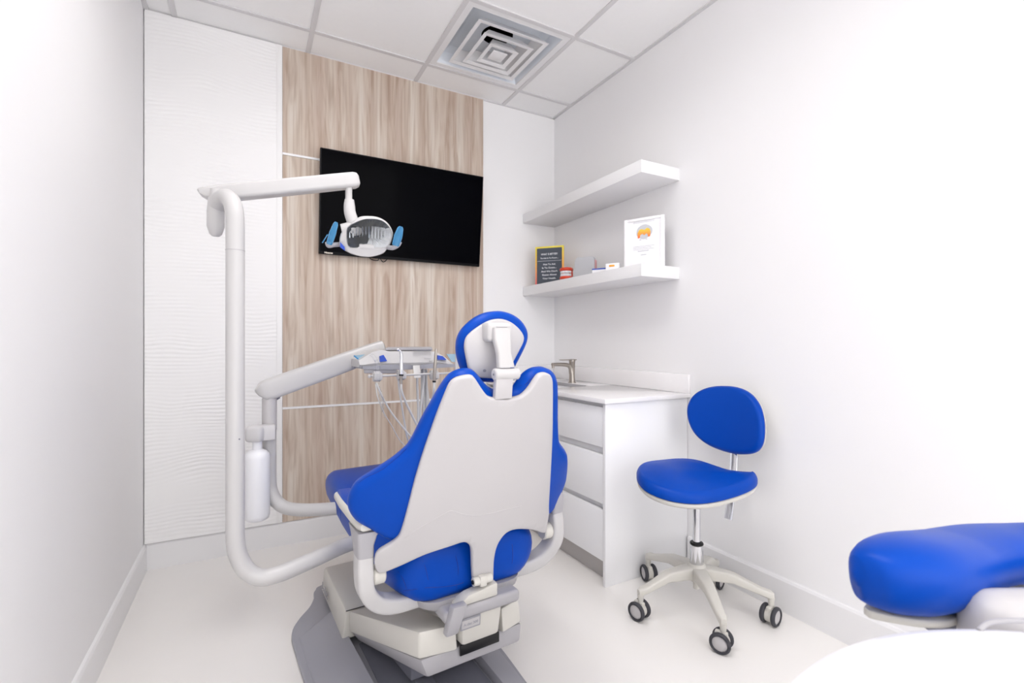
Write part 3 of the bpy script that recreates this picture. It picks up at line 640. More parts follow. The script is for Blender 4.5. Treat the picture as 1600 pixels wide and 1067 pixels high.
# floor plate
ol = cr_closed([(-.385, -.40), (-.395, 0), (-.405, .55), (-.400, .68), (-.365, .76), (-.315, .83), (-.285, .90), (-.27, .96), (-.2, 1.0), (.2, 1.0), (.25, .95), (.24, .6), (.22, .2), (.19, -.1), (.175, -.40)], 5)
obj('base_plate', B().prism([L_(x, y, 0) for x, y in ol], (0, 0, .022), .004), 'grey', chair, ang=50)
obj('base_rail', B().hexa([L_(-.375, -.39, .02), L_(-.205, -.39, .02), L_(-.235, .70, .02), L_(-.385, .62, .02), L_(-.372, -.39, .026), L_(-.213, -.39, .058), L_(-.245, .70, .056), L_(-.38, .62, .026)], .003), 'grey', chair)
obj('base_rail', B().hexa([L_(.098, -.39, .02), L_(.168, -.39, .02), L_(.232, .62, .02), L_(.115, .70, .02), L_(.104, -.39, .050), L_(.165, -.39, .026), L_(.230, .62, .026), L_(.12, .70, .056)], .003), 'grey', chair)
obj('base_trough', B().span((-.206, -.39, .0205), (.098, .47, .026)).apply(CM), 'dgrey', chair, smooth=False)
obj('base_ridge', B().hexa([L_(-.10, -.39, .025), L_(-.04, -.39, .025), L_(-.05, .44, .025), L_(-.11, .44, .025), L_(-.085, -.39, .042), L_(-.05, -.39, .038), L_(-.06, .44, .038), L_(-.095, .44, .042)], .003), 'dgrey', chair)
obj('lift_link', B().hexa([L_(-.13, .15, .05), L_(.08, .15, .05), L_(.12, .46, .03), L_(-.15, .46, .03), L_(-.13, .15, .13), L_(.08, .15, .13), L_(.12, .46, .07), L_(-.15, .46, .07)], .006), 'dgrey', chair)
# support column of the seat above the lift arm
obj('column', B().span((-.06, .06, .28), (.08, .2, .37), .01).apply(CM), 'lgrey', chair)
# ------------------------------------------------------------------ dental light
D1 = 1.39
pb = W(368, 600, D1); lr = root('dental_light', 'white swing-arm dental operating light on a tall curved post', 'dental light', (pb.x, pb.y, .40))
PT = lambda px, py, d: tuple(W(px, py, d))
post = [PT(367.5, 330, D1), PT(367.5, 450, D1), PT(367.5, 600, D1), PT(367.5, 850, D1)]
path = [PT(340, 322, 1.47), PT(345, 312, 1.45), PT(354, 308, 1.43), PT(362, 316, 1.405), PT(366.5, 335, D1), PT(367.5, 380, D1), PT(367.5, 500, D1), PT(367.5, 650, D1), PT(367.5, 800, D1), PT(368, 845, D1), PT(374, 872, 1.395), PT(388, 893, 1.405), PT(410, 902, 1.42), PT(440, 895, 1.45), PT(490, 874, 1.52), PT(545, 850, 1.62), PT(600, 838, 1.72)]
def tubeb(path, r, **k): return B().tube(path, r, 24, 6, **k)
obj('post', tubeb(path, .0245), 'white', lr, ang=70)
a_ = W(367.5, 392, D1); obj('post_collar', B().lathe([(.0252, 0), (.0252, .0015)], a_), 'lgrey', lr)
obj('post_screw', B().lathe([(.0022, 0), (.0022, .003)], W(374, 686, D1-.026), -ray(374, 600)), 'dgrey', lr)
# pivot tail under arm
jx = W(337, 300, 1.47)
obj('pivot', B().lathe([(.010, -.135), (.017, -.128), (.024, -.105), (.0235, -.06), (.020, -.02), (.014, -.012), (.014, .008)], jx), 'white', lr)
# arm: tapered box section from a to e
def boxarm(ends, hw, prof, n=5):
    a, e = Vector(ends[0]), Vector(ends[1]); d = (e-a).normalized(); side = Vector((0, 0, 1)).cross(d).normalized(); up = d.cross(side)
    L = (e-a).length; rings = []
    for t, w_, lo, hi in prof:
        c = a+d*(L*t); rings.append([c+side*(u*w_/1)+up*(lo+(hi-lo)*(v+1)/2) for u, v in [(x/.5*1.0, y/.5*1.0) for x, y in rrect(.5, .5, .22, 4)]])
    return B().loft(rings), d, side, up
A1 = W(311, 305, 1.50); E1 = W(561, 281, 1.68)
b, d_, s_, u_ = boxarm((A1, E1), 0, [(0, .010, .012, .016), (.01, .020, -.002, .0185), (.06, .024, -.024, .021), (.12, .026, -.0265, .0225), (.5, .026, -.0265, .0235), (.9, .025, -.026, .0245), (.965, .024, -.0255, .0245), (.99, .020, -.022, .021), (1.0, .012, -.015, .014)])
obj('arm', b, 'white', lr, ang=50)
obj('arm_gasket', B().tube([tuple(A1+d_*.03-u_*.0225), tuple(A1+d_*.10-u_*.0285)], .004, 8), 'black', lr)
DL = 1.665
hp = W(545, 296, DL)
obj('drop_tube', B().tube([PT(545, 288, DL), PT(545, 300, DL), PT(545, 314, DL)], .0115, 20, 3), 'white', lr)
obj('drop_elbow', B().tube([PT(546, 312, DL), PT(546, 322, DL), PT(547, 333, DL), PT(551, 345, DL), PT(555, 354, DL)], [.0155, .019, .0195, .020, .021], 20, 6), 'white', lr, ang=60)
obj('head_joint', B().tube([PT(534, 361, DL-.01), PT(548, 359, DL+.0), PT(560, 358, DL+.02)], [.0235, .027, .022], 24, 5), 'white', lr)
# lamp head
LO = [(530, 378.5), (531.7, 367), (536, 360.5), (543, 355), (552, 346.5), (561, 339.7), (570, 338), (583.5, 338.4), (594, 341), (604, 347), (610.5, 355), (614, 364), (613, 372), (609.5, 382), (605, 389), (599, 396), (588, 400), (575.6, 402), (561, 400.4), (547.5, 396.5), (536, 390), (531, 385)]
LW = [(543, 357), (552, 350), (567.7, 343.5), (580, 342.5), (592.5, 343.8), (601.5, 348.5), (608.5, 356), (611.5, 365), (610, 374), (605, 384), (596, 386.5), (584, 386.5), (582, 382), (568, 381.5), (562, 386), (552, 387), (543.5, 383)]
hc = W(572, 370, DL-.02); fz = -ray(572, 370).normalized(); fz = (fz+Vector((0, 0, -.10))).normalized(); fx = Vector((0, 0, 1)).cross(fz).normalized(); fy = fz.cross(fx)
LM = Matrix.Translation(hc) @ Matrix((fx, fy, fz)).transposed().to_4x4(); LI = LM.inverted()
def TL_(px, py, z=0): p = LI @ cut(px, py, lambda q: (LI @ q).z-z); return (p.x, p.y)
lo = [TL_(*p) for p in LO]; lw = [TL_(*p) for p in LW]; cl = (sum(p[0] for p in lo)/len(lo), sum(p[1] for p in lo)/len(lo))
N_ = 66; los = resample(cr_closed(lo, 4), .001); lws = resample(cr_closed(lw, 4), .001)
def polar(poly, c, n):
    """radius of the outline around c at n angles"""
    r = []
    for i in range(n):
        a = 2*PI*i/n; dv = Vector((math.cos(a), math.sin(a))); best = None
        for k in range(len(poly)):
            p, q = poly[k]-c, poly[(k+1) % len(poly)]-c; e = q-p; den_ = dv.x*e.y-dv.y*e.x
            if abs(den_) < 1e-12: continue
            t = (p.x*e.y-p.y*e.x)/den_; s = (p.x*dv.y-p.y*dv.x)/den_
            if t > 0 and -1e-6 <= s <= 1+1e-6: best = max(best or 0, t)
        r.append(best or .01)
    return r
clv = Vector(cl); cw = Vector((sum(p[0] for p in lw)/len(lw), sum(p[1] for p in lw)/len(lw)))
def pr(poly, c): 
    rs = polar(poly, c, N_); return [c+Vector((math.cos(2*PI*i/N_), math.sin(2*PI*i/N_)))*rs[i] for i in range(N_)]
po = pr(los, cw); pw = pr(lws, cw)
ringL = lambda pts, k, z, c=cw: [LM @ Vector((c.x+(p.x-c.x)*k, c.y+(p.y-c.y)*k, z)) for p in pts]
obj('lamp_housing', B().loft([ringL(pw, 1.0, -.004), ringL(pw, 1.03, .004), ringL(po, .965, .002), ringL(po, 1.0, -.006), ringL(po, 1.0, -.02), ringL(po, .92, -.045), ringL(po, .7, -.066), ringL(po, .4, -.075), ringL(po, .38, -.073), ringL(po, .68, -.064), ringL(pw, 1.0, -.04)], False, True), 'white', lr, ang=60)
# ridged reflector, dark see-through and bright reflection painted as two colours
b = B(); rings = []
for k in range(15):
    t = k/14; kk = 1-t*.98; ring = []
    for i, p in enumerate(pw):
        z = -.006-.050*math.sin(t*PI/2)+.0025*math.sin(i*PI)*0
        z += .0035*(1 if (i % 2) else -1)*math.sin(PI*min(1, t*1.2))
        ring.append(LM @ Vector((cw.x+(p.x-cw.x)*kk, cw.y+(p.y-cw.y)*kk, z)))
    rings.append(ring)
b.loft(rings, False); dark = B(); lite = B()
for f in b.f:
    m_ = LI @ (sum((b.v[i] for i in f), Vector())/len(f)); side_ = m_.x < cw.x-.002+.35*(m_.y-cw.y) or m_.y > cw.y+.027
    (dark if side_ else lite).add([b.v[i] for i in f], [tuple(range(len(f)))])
obj('reflector_painted_dark', dark, 'navy', lr, smooth=False, label='faceted side of the reflector with the dark see-through reflection painted in'); obj('reflector', lite, 'satin', lr, smooth=False)
xl_ = TL_(543.5, 370)[0]; xr_ = TL_(609, 370)[0]
for i in range(13):
    x = xl_+.006+i*(xr_-xl_-.012)/12; k = 1-((x-cw.x)/((xr_-xl_)/2))**2; yt = cw.y+.030*math.sqrt(max(.05, k)); yb = cw.y-.012
    obj('reflector_rib', B().hexa([LM @ Vector(q) for q in ((x-.0016, yb, -.030), (x+.0016, yb, -.030), (x+.0016, yb, -.045*k-.008), (x-.0016, yb, -.045*k-.008), (x-.0008, yt, -.008), (x+.0008, yt, -.008), (x+.0008, yt, -.03*k-.008), (x-.0008, yt, -.03*k-.008))]), 'satin' if i > 6 else 'mirror', lr, smooth=False)
bx0 = TL_(561, 387)[0]; bx1 = TL_(585, 387)[0]; by = TL_(570, 381)[1]; by0 = TL_(570, 390)[1]
obj('bulb_shield', B().span((bx0, by0, -.02), (bx1, by-.002, .004), .004).apply(LM), 'white', lr)
obj('lens_cover', B().loft([ringL(pw, .99, .000), ringL(pw, .99, .0015)]), 'clear', lr, smooth=False)
lb_ = [TL_(531.5, 378, .0), TL_(538.5, 385.5, .0), TL_(539, 391.5, .0), TL_(531.5, 386, .0)]
obj('lamp_label', B().prism([LM @ Vector((x, y, .001)) for x, y in lb_], LM.to_3x3() @ Vector((0, 0, .004))), 'logo', lr, smooth=False)
# handles
def handle(pa, grip, off):
    b = B().tube([PT(*p) for p in pa], [.006, .0065, .008], 14, 5, flat=1.3); hb = obj('handle', b, 'lgrey', lr)
    g = B(); (x0, y0_), (x1, y1_), wd = grip; a = W(x0, y0_, DL-.01); c = W(x1, y1_, DL-.03); sd = (c-a).cross(ray(x0, y0_)).normalized()
    rs = []
    for t, k in ((0, .8), (.05, 1), (.5, 1.1), (.9, .8), (1, .45)):
        m_ = a.lerp(c, t); rs.append([m_+sd*(u*wd*k*2)+ray(x0, y0_)*(v*.024) for u, v in rrect(.5, .5, .3, 4)])
    g.loft(rs); obj('grip_film', g, 'film', lr, label='clear blue film over the handle'); return hb
handle([(534, 381.5, DL+.01), (522, 382.5, DL-.005), (514, 383.5, DL-.01), (512.5, 378, DL-.012)], ((514, 382), (525.5, 347), .0105), 0)
handle([(606, 386.5, DL+.01), (614, 387, DL-.005), (621, 383, DL-.01), (624, 377, DL-.012)], ((618, 384), (626.5, 354), .013), 0)
a = W(503.6, 379.5, DL-.01); c = W(512, 366, DL-.01); obj('film_flap', B().tube([tuple(a), tuple(c)], .0018, 6), 'film', lr)
# ------------------------------------------------------------------ delivery unit
D2 = 1.88
pb = W(421, 700, D2); du = root('delivery_unit', 'white dental delivery unit with hanging handpieces on a swing arm behind the chair', 'delivery unit', (pb.x, pb.y, .45))
path = [PT(421, 628, D2), PT(421, 660, D2), PT(421, 700, D2), PT(421, 745, D2), PT(423, 765, D2), PT(431, 782, D2-.005), PT(446, 793, D2-.005), PT(470, 796.5, D2-.01), PT(500, 796, D2-.01), PT(545, 794, D2), PT(590, 800, D2)]
obj('post', tubeb(path, .0245), 'white', du, ang=70)
obj('post_sleeve', B().lathe([(.0245, -.12), (.0262, -.118), (.0262, .005), (.022, .01)], W(421, 624, D2)), 'shell', du)
A2 = W(399, 612, D2-.03); E2 = W(600, 541, 2.14)
b, d_, s_, u_ = boxarm((A2, E2), 0, [(0, .008, -.005, .006), (.012, .020, -.02, .012), (.05, .027, -.046, .028), (.1, .029, -.050, .032), (.5, .029, -.050, .032), (.9, .029, -.046, .030), (.985, .028, -.036, .028), (1.0, .014, -.016, .014)])
obj('arm', b, 'white', du, ang=50)
obj('arm_gasket', B().tube([tuple(W(420, 629, D2-.01)), tuple(W(436, 620, D2+.02))], .0075, 8), 'dgrey', du)
# bottle and holder
DB = 1.82; pbt = W(402, 700, DB)
b = B(); cc = W(402, 676, DB); rgt = Vector((CA, -SA, 0)); fwd = Vector((SA, CA, 0)); FR = Matrix((rgt, fwd, Vector((0, 0, 1)))).transposed().to_4x4()
bh = obj('bottle_bracket', B().box(W(400.5, 677, DB), (.062, .062, .062), .014, FR, 3).box(W(416, 675, DB+.02), (.06, .045, .056), .003, FR @ Matrix.Rotation(.5, 4, 'Z')), 'bracket', du)
hb_ = (YH-812)/F*DB+H; ht_ = (YH-690)/F*DB+H; hhh = ht_-hb_
bt = obj('water_bottle', B().lathe([(.030, 0), (.040, .006), (.0435, .02), (.0435, hhh-.06), (.041, hhh-.045), (.030, hhh-.034), (.017, hhh-.028), (.017, hhh+.004)], (pbt.x, pbt.y, hb_)), 'bottle', du, ang=60, label='frosted white water bottle under the arm bracket')
# head of the unit, in the chair's directions
YU = .66
U = lambda px, py, y=YU: CM @ TY(px, py, y)
Ul = lambda px, py, y=YU: TY(px, py, y)
x0 = Ul(562, 570).x; x1 = Ul(712, 570).x; zt = Ul(640, 547).z; zb = Ul(640, 574).z
secs = []
tops = [(562, 562, 574), (570, 557, 576), (583, 549, 577), (597, 545, 577), (610, 547.5, 577), (640, 547.5, 576), (675, 547.5, 575), (686, 550, 574), (698, 557, 573.5), (707, 565, 573), (713, 569, 572)]
b = B()
for px, t_, bo in tops:
    a = Ul(px, t_); c = Ul(px, bo); x = a.x; zz1 = a.z; zz0 = c.z; zm = zz0+(zz1-zz0)*.33
    secs.append([CM @ Vector(q) for q in ((x, .66, zm), (x, .675, zz1-.004), (x, .70, zz1), (x, .92, zz1), (x, .94, zz1-.006), (x, .94, zm), (x, .93, zz0), (x, .675, zz0))])
body = B().loft(secs); obj('body', body, 'white', du, ang=30)
b = B()
rr_ = [[CM @ Vector(q) for q in ((x, .655, z1_), (x, .655, z0_), (x, .94, z0_), (x, .94, z1_))] for x, z1_, z0_ in [(Ul(px, t).x, Ul(px, t).z, Ul(px, bo).z) for px, t, bo in ((566, 572, 576.5), (583, 572, 577), (603, 569.5, 577.5), (632, 569, 577.5), (653, 571, 576.5), (671, 568, 575.5), (711, 569, 573.5))]]
obj('lower_band', B().loft(rr_), 'grey', du, smooth=False)
obj('under_block', B().hexa([U(569, 583.5), U(618, 583.5), U(618, 583.5, .8), U(569, 583.5, .8), U(568, 576), U(621, 576), U(621, 576, .8), U(568, 576, .8)], .004), 'lgrey', du)
obj('instrument_tray', B().hexa([U(602, 547.3, .68), U(676, 547.3, .68), U(674, 545.5, .9), U(606, 545.5, .9), U(603, 543.2, .68), U(675, 542.6, .68), U(674, 541.5, .9), U(605, 542, .9)], .003), 'lgrey', du)
obj('tray_gap', B().hexa([U(645, 547.9, .6595), U(674, 547.9, .6595), U(674, 547.9, .67), U(645, 547.9, .67), U(645, 547.3, .659), U(674, 546.6, .659), U(674, 546.6, .67), U(645, 547.3, .67)]), 'dgrey', du, smooth=False)
for q in (((594, 556.5), (599.5, 554.5), (605, 564), (594, 565.5)), ((684.5, 555), (692, 556.5), (698, 562.5), (684.5, 562))):
    obj('label', B().prism([U(x, y, .655) for x, y in q], CM.to_3x3() @ Vector((0, .012, 0))), 'logo', du, smooth=False, label='small blue printed label')
b = B()
for i in range(4): b.box(U(664+i*2.6, 560.5, .658), (.004, .004, .002), 0, CR)
for i in range(2): b.box(U(672+i*3, 564, .658), (.004, .004, .003), 0, CR)
obj('buttons', b, 'lgrey', du)
obj('corner_film', B().prism([U(*p, .70) for p in ((553, 555.5), (572, 553.5), (577, 573), (568.5, 572.5))], CM.to_3x3() @ Vector((0, .004, 0))), 'paleblue', du, smooth=False)
obj('film_edge', B().tube([tuple(U(553, 555.5, .695)), tuple(U(561, 562, .695)), tuple(U(567.6, 571.5, .695))], .0028, 8), 'film', du)
obj('corner_film', B().prism([U(*p, .72) for p in ((697.5, 553), (711.5, 553), (712, 566), (706, 565))], CM.to_3x3() @ Vector((0, .004, 0))), 'paleblue', du, smooth=False)
YRd = .60
obj('handle_bar', B().tube([tuple(U(577, 587.8, YRd)), tuple(U(640, 585.5, YRd)), tuple(U(722, 582, YRd))], .0045, 12).ball(U(577.5, 587.8, YRd), .0075), 'white', du)
obj('bar_bracket', B().hexa([U(647, 591, YRd-.01), U(658, 590, YRd-.01), U(658, 590, .64), U(647, 591, .64), U(645, 571, YRd+.03), U(656, 570.5, YRd+.03), U(656, 570.5, .67), U(645, 571, .67)], .003), 'white', du)
for px, y in ((588.5, 588), (626, 586), (677.5, 586)):
    c = Ul(px, y, YRd); b = B(); b.lathe([(.008, 0), (.020, .0), (.020, .026), (.008, .026)], CM @ Vector((c.x-.013, YRd, c.z)), CM.to_3x3() @ Vector((1, 0, 0)), 20)
    b.box(CM @ Vector((c.x, YRd-.012, c.z)), (.032, .03, .028), .004, CR); obj('holder', b, 'white', du)
YH2 = YRd-.03
def hose(pts, r=.0035): return B().tube([tuple(U(*p)) for p in pts], r, 8, 6)
# air syringe in clear sleeve
h1 = obj('air_syringe', B().tube([tuple(U(587.5, 562, YH2)), tuple(U(590, 573, YH2)), tuple(U(590, 588, YH2)), tuple(U(589, 601, YH2))], [.006, .010, .011, .009], 14, 4).tube([tuple(U(578, 554, YH2)), tuple(U(583, 556, YH2)), tuple(U(588, 564, YH2))], [.004, .007, .007], 10, 4), 'clear', du)
RM[h1.name] = RM[du.name]
obj('hose', hose([(588, 598, YH2), (592, 608, YH2), (600, 625, .59), (612, 645, .60), (630, 668, .60), (650, 690, .60), (668, 700, .62), (672, 690, .70), (668, 640, .78), (662, 577, .80)]), 'hose', h1)
obj('tube_loop', hose([(587, 600, YH2), (590, 620, YH2), (600, 645, .60), (612, 665, .62), (625, 688, .63), (640, 700, .65), (655, 690, .72), (658, 640, .78), (658, 577, .8)], .002), 'hose', h1)
# handpiece
h2 = obj('handpiece', B().tube([tuple(U(622, 546.5, YH2)), tuple(U(625, 548.5, YH2)), tuple(U(627, 553, YH2)), tuple(U(627, 565, YH2)), tuple(U(627, 578, YH2)), tuple(U(627, 585, YH2))], [.0035, .005, .0055, .0065, .0085, .0088], 16, 5).ball(U(622, 546, YH2), .006), 'chrome', du)
obj('handpiece_ring', B().tube([tuple(U(627, 584.6, YH2)), tuple(U(627, 587, YH2))], .0092, 14), 'black', h2)
obj('hose_connector', B().tube([tuple(U(627, 587, YH2)), tuple(U(626.8, 600, YH2))], [.0065, .0055], 12), 'nickel', h2)
obj('hose', hose([(626.8, 599, YH2), (628, 612, YH2), (634, 628, .59), (642, 645, .60), (652, 665, .61), (662, 685, .62), (672, 690, .68), (672, 650, .76), (664, 577, .80)], .0045), 'hose', h2)
obj('tube_loop', hose([(622, 590, .60), (624, 610, .62), (628, 635, .64), (632, 660, .65), (637, 685, .66), (645, 700, .70), (655, 680, .76), (660, 577, .80)], .0040), 'hose', h2)
h3 = obj('scaler_handpiece', B().tube([tuple(U(681.8, 544.5, YH2)), tuple(U(681, 552, YH2)), tuple(U(680, 568, YH2)), tuple(U(679, 582, YH2)), tuple(U(678.5, 595, YH2))], [.0035, .0055, .007, .0072, .0065], 14, 4), 'nickel', du)
obj('handpiece_ring', B().tube([tuple(U(678.5, 594.8, YH2)), tuple(U(678.4, 597.4, YH2))], .0075, 14), 'black', h3)
obj('hose', hose([(678.4, 597, YH2), (678, 610, YH2), (675, 625, .60), (668, 650, .62), (665, 680, .66), (668, 670, .74), (666, 577, .80)], .0052), 'hose', h3)
for px, px2 in ((652, 652.5), (661.5, 656)): obj('supply_hose', hose([(px, 576, .70), (px, 600, .70), (px2+1, 640, .70), (px2, 690, .71), (px2+6, 720, .76), (px2+10, 680, .84), (px2+8, 577, .86)], .0055), 'hose', du)
h4 = obj('suction_handpiece', B().tube([tuple(U(714, 549, YH2)), tuple(U(713.5, 565, YH2)), tuple(U(713, 583, YH2))], [.006, .0075, .0085], 12, 3), 'white', du)
# crumpled clear sleeve
b = B()
for i in range(5):
    p = [U(594+i*1.5+random.uniform(-2, 2), 603+i*8+k*6, YH2+.01+random.uniform(-.004, .004)) for k in range(4)]
    b.tube([tuple(q) for q in p], .002+.0015*random.random(), 6, 3)
b.tube([tuple(U(591, 603, YH2+.01)), tuple(U(597, 622, YH2+.01)), tuple(U(597, 643, YH2+.01))], [.007, .016, .010], 10, 4, flat=.4)
obj('clear_sleeve', b, 'clear', du)
# ------------------------------------------------------------------ operator stool
cc = W(1088.5, 535, 2.00); cc.z = 0
stool = root('operator_stool', 'blue operator stool with five-star castor base near the cabinet', 'stool', cc)
def RZm(v): return v
# seat
zr = lambda p: .512+(((p-O).dot(Vector((SA, CA, 0))))-1.80)*.20
front = [(994.5, 745), (997, 757), (1010, 770), (1035, 781), (1062, 787), (1090, 789), (1118, 786), (1146, 779), (1168, 771), (1181, 763), (1184, 755)]
rear = [(1179, 747), (1163, 740), (1142, 732.5), (1120, 724), (1098, 717), (1076, 713.5), (1053, 713.5), (1030, 717), (1011, 724), (999, 734)]
P_ = [cut(x, y, lambda q: q.z-zr(q)) for x, y in front]+[cut(x, y, lambda q, k=k: q.z-zr(q)-.040*min(1, math.sin(PI*(k+.6)/10.2)*1.3)) for k, (x, y) in enumerate(rear)]
outl = cr_closed([(p.x, p.y) for p in P_], 4); ctr = Vector((sum(p[0] for p in outl)/len(outl), sum(p[1] for p in outl)/len(outl)))
fdir = Vector((SA*-.58-CA*.81, CA*-.58+SA*.81)).normalized(); ldir = Vector((-fdir.y, fdir.x))
def mapSeat(off):
    def g(u, v, w_):
        q = Vector((u, v))-ctr; zz = zr(Vector((u, v, 0)))+off
        return Vector((u, v, zz+w_))
    return g
seatb = B().pillow(outl, .028, .036, .012, mapSeat(.008), .02, .022, 0, 6, .010, falloff=.07)
for v in seatb.v:   # shallow saddle hollow across the rear
    q = Vector((v.x, v.y))-ctr; k = math.exp(-((q.dot(fdir)+.03)/.10)**2-((q.dot(ldir))/.09)**2); v.z -= .012*k*(1 if v.z > zr(v)+.02 else 0)
obj('seat', seatb, 'blue', stool, ang=70)
ctr3 = ctr
oin = [(ctr.x+(x-ctr.x)*.985, ctr.y+(y-ctr.y)*.985) for x, y in outl]
obj('seat_shell', B().pillow(oin, .014, .006, .016, mapSeat(-.006), .04, 0, 0, 4, .012), 'cream', stool, ang=60)
# backrest
bk = [(1075.5, 647), (1077, 632), (1085, 618), (1098, 609), (1115, 604), (1133, 603), (1150, 604.5), (1166, 610), (1179, 620), (1189, 636), (1194, 656), (1195, 675), (1193, 692), (1187, 703), (1177, 708.5), (1163, 710), (1146, 708.5), (1126, 703), (1106, 694), (1090, 681), (1080, 665)]
bn = Vector((fdir.x, fdir.y, .12)).normalized(); bc = W(1136, 656, 2.115)
bx_ = Vector((0, 0, 1)).cross(bn).normalized(); by_ = bn.cross(bx_); BMx = Matrix.Translation(bc) @ Matrix((bx_, by_, bn)).transposed().to_4x4(); BI = BMx.inverted()
cv = lambda x: .9*x*x
def Tb(px, py): p = BI @ cut(px, py, lambda q: (lambda l: l.z-cv(l.x))(BI @ q), .8); return (p.x, p.y)
bo = cr_closed([Tb(*p) for p in bk], 4)
obj('backrest', B().pillow(bo, .022, .026, .010, lambda u, v, w_: BMx @ Vector((u, v, cv(u)+w_)), .02, .006, 0, 6, .010), 'blue', stool, ang=70)
obj('backrest_shell', B().pillow([(x*.985, y*.985) for x, y in bo], .010, .004, .012, lambda u, v, w_: BMx @ Vector((u, v, cv(u)-.012+w_)), .04, 0, 0, 3, .012), 'cream', stool, ang=60)
u1 = W(1147.5, 690, 2.15); u2 = W(1146.5, 730, 2.12); u3 = W(1143, 765, 2.09); u4 = W(1138, 811, 2.06)
b = B(); sd = ldir.to_3d()
def strip(pts, wd, th):
    pts = [Vector(p) for p in cr_open([tuple(p) for p in pts], 5)]; rings = []
    for i, p in enumerate(pts):
        d = (pts[min(i+1, len(pts)-1)]-pts[max(i-1, 0)]).normalized(); n = d.cross(sd).normalized()
        rings.append([p+sd*x+n*y for x, y in rrect(wd/2, th/2, th*.3, 3)])
    return B().loft(rings)
obj('backrest_bar', strip([u1, u2, u3, u4], .034, .009), 'chrome', stool)
kb = W(1142, 772, 2.08); hubz = .188
obj('seat_bracket', B().tube([(cc.x, cc.y, .488), tuple(Vector((cc.x, cc.y, .485)).lerp(kb, .5)+Vector((0, 0, -.005))), (kb.x, kb.y, kb.z)], .012, 8).span((cc.x-.06, cc.y-.06, .486), (cc.x+.06, cc.y+.06, .512), .006), 'lgrey', stool)
obj('gas_piston', B().lathe([(.015, .26), (.0155, .265), (.0155, .49)], (cc.x, cc.y, 0)), 'chrome', stool)
obj('piston_ring', B().torus((cc.x, cc.y, .276), .021, .0065), 'black', stool)
obj('sleeve', B().lathe([(.024, .19), (.0265, .195), (.0265, .27), (.022, .275)], (cc.x, cc.y, 0)), 'chrome', stool)
obj('hub', B().lathe([(.03, .125), (.037, .14), (.040, .17), (.036, .188), (.028, .195)], (cc.x, cc.y, 0)).lathe([(.014, .09), (.016, .125)], (cc.x, cc.y, 0)), 'cream', stool)
cast = []
for px, py in ((1001, 968), (1130, 1018), (1205, 974), (1119, 917), (1013, 906)):
    p = onZ(px, py, 0); cast.append(p)
cam_c = []
for i, p in enumerate(cast):
    v = Vector((p.x-cc.x, p.y-cc.y, 0)); cam_c.append(math.atan2(v.y, v.x))
base_a = math.atan2(sum(math.sin((a-2*PI*i/5)) for i, a in enumerate(cam_c)), sum(math.cos((a-2*PI*i/5)) for i, a in enumerate(cam_c)))
wdir = [(CA*a+SA*d, -SA*a+CA*d) for a, d in ((-.75, -.66), (-.6, -.8), (.6, -.8), (.7, -.7), (1, .15))]
for i in range(5):
    p = cast[i]; v = Vector((p.x-cc.x, p.y-cc.y, 0)); r = v.length; v.normalize(); s = Vector((-v.y, v.x, 0))
    rings = []
    for t, w1, zt_, zb__ in ((.02, .030, .184, .135), (.06, .026, .186, .138), (.14, .021, .176, .138), (r-.03, .0165, .134, .106), (r-.002, .0155, .129, .098), (r+.010, .010, .122, .098)):
        c_ = Vector((cc.x, cc.y, 0))+v*t; rings.append([c_+s*x+Vector((0, 0, (zt_+zb__)/2+y)) for x, y in rrect(w1, (zt_-zb__)/2, .008, 3)])
    obj('base_leg', B().loft(rings).tube([(cc.x+v.x*r, cc.y+v.y*r, .105), (cc.x+v.x*r, cc.y+v.y*r, .078)], [.0135, .011], 14), 'cream', stool, ang=50)
    ax = Vector((*wdir[i], 0)).normalized(); fw = Vector((-ax.y, ax.x, 0)); cp = Vector((cc.x, cc.y, 0))+v*r-fw*.006; R = .0375
    if i == 0: cas = None
    body = obj('castor', B().box(cp+Vector((0, 0, .055)), (.020, .045, .035), .006, frame((0, 0, 1)) if False else Matrix((ax, fw, Vector((0, 0, 1)))).transposed().to_4x4()).lathe([(.010, .06), (.010, .085)], (cc.x+v.x*r, cc.y+v.y*r, 0)).tube([tuple(cp+Vector((0, 0, R))-ax*.012), tuple(cp+Vector((0, 0, R))+ax*.012)], .028, 20), 'cream', stool)
    for sg in (-1, 1):
        wc = cp+Vector((0, 0, R))+ax*sg*.013
        wh = obj('castor_wheel', B().lathe([(.024, 0), (R-.006, 0), (R-.001, .004), (R, .009), (R-.001, .013), (R-.005, .0165), (.0265, .0165), (.0265, .012), (.024, .012)], wc, ax*sg, 28), 'rubber', body)
        obj('wheel_disc', B().lathe([(.0268, .004), (.0268, .0125), (.018, .015), (.002, .0155)], wc, ax*sg, 28), 'shell', wh)
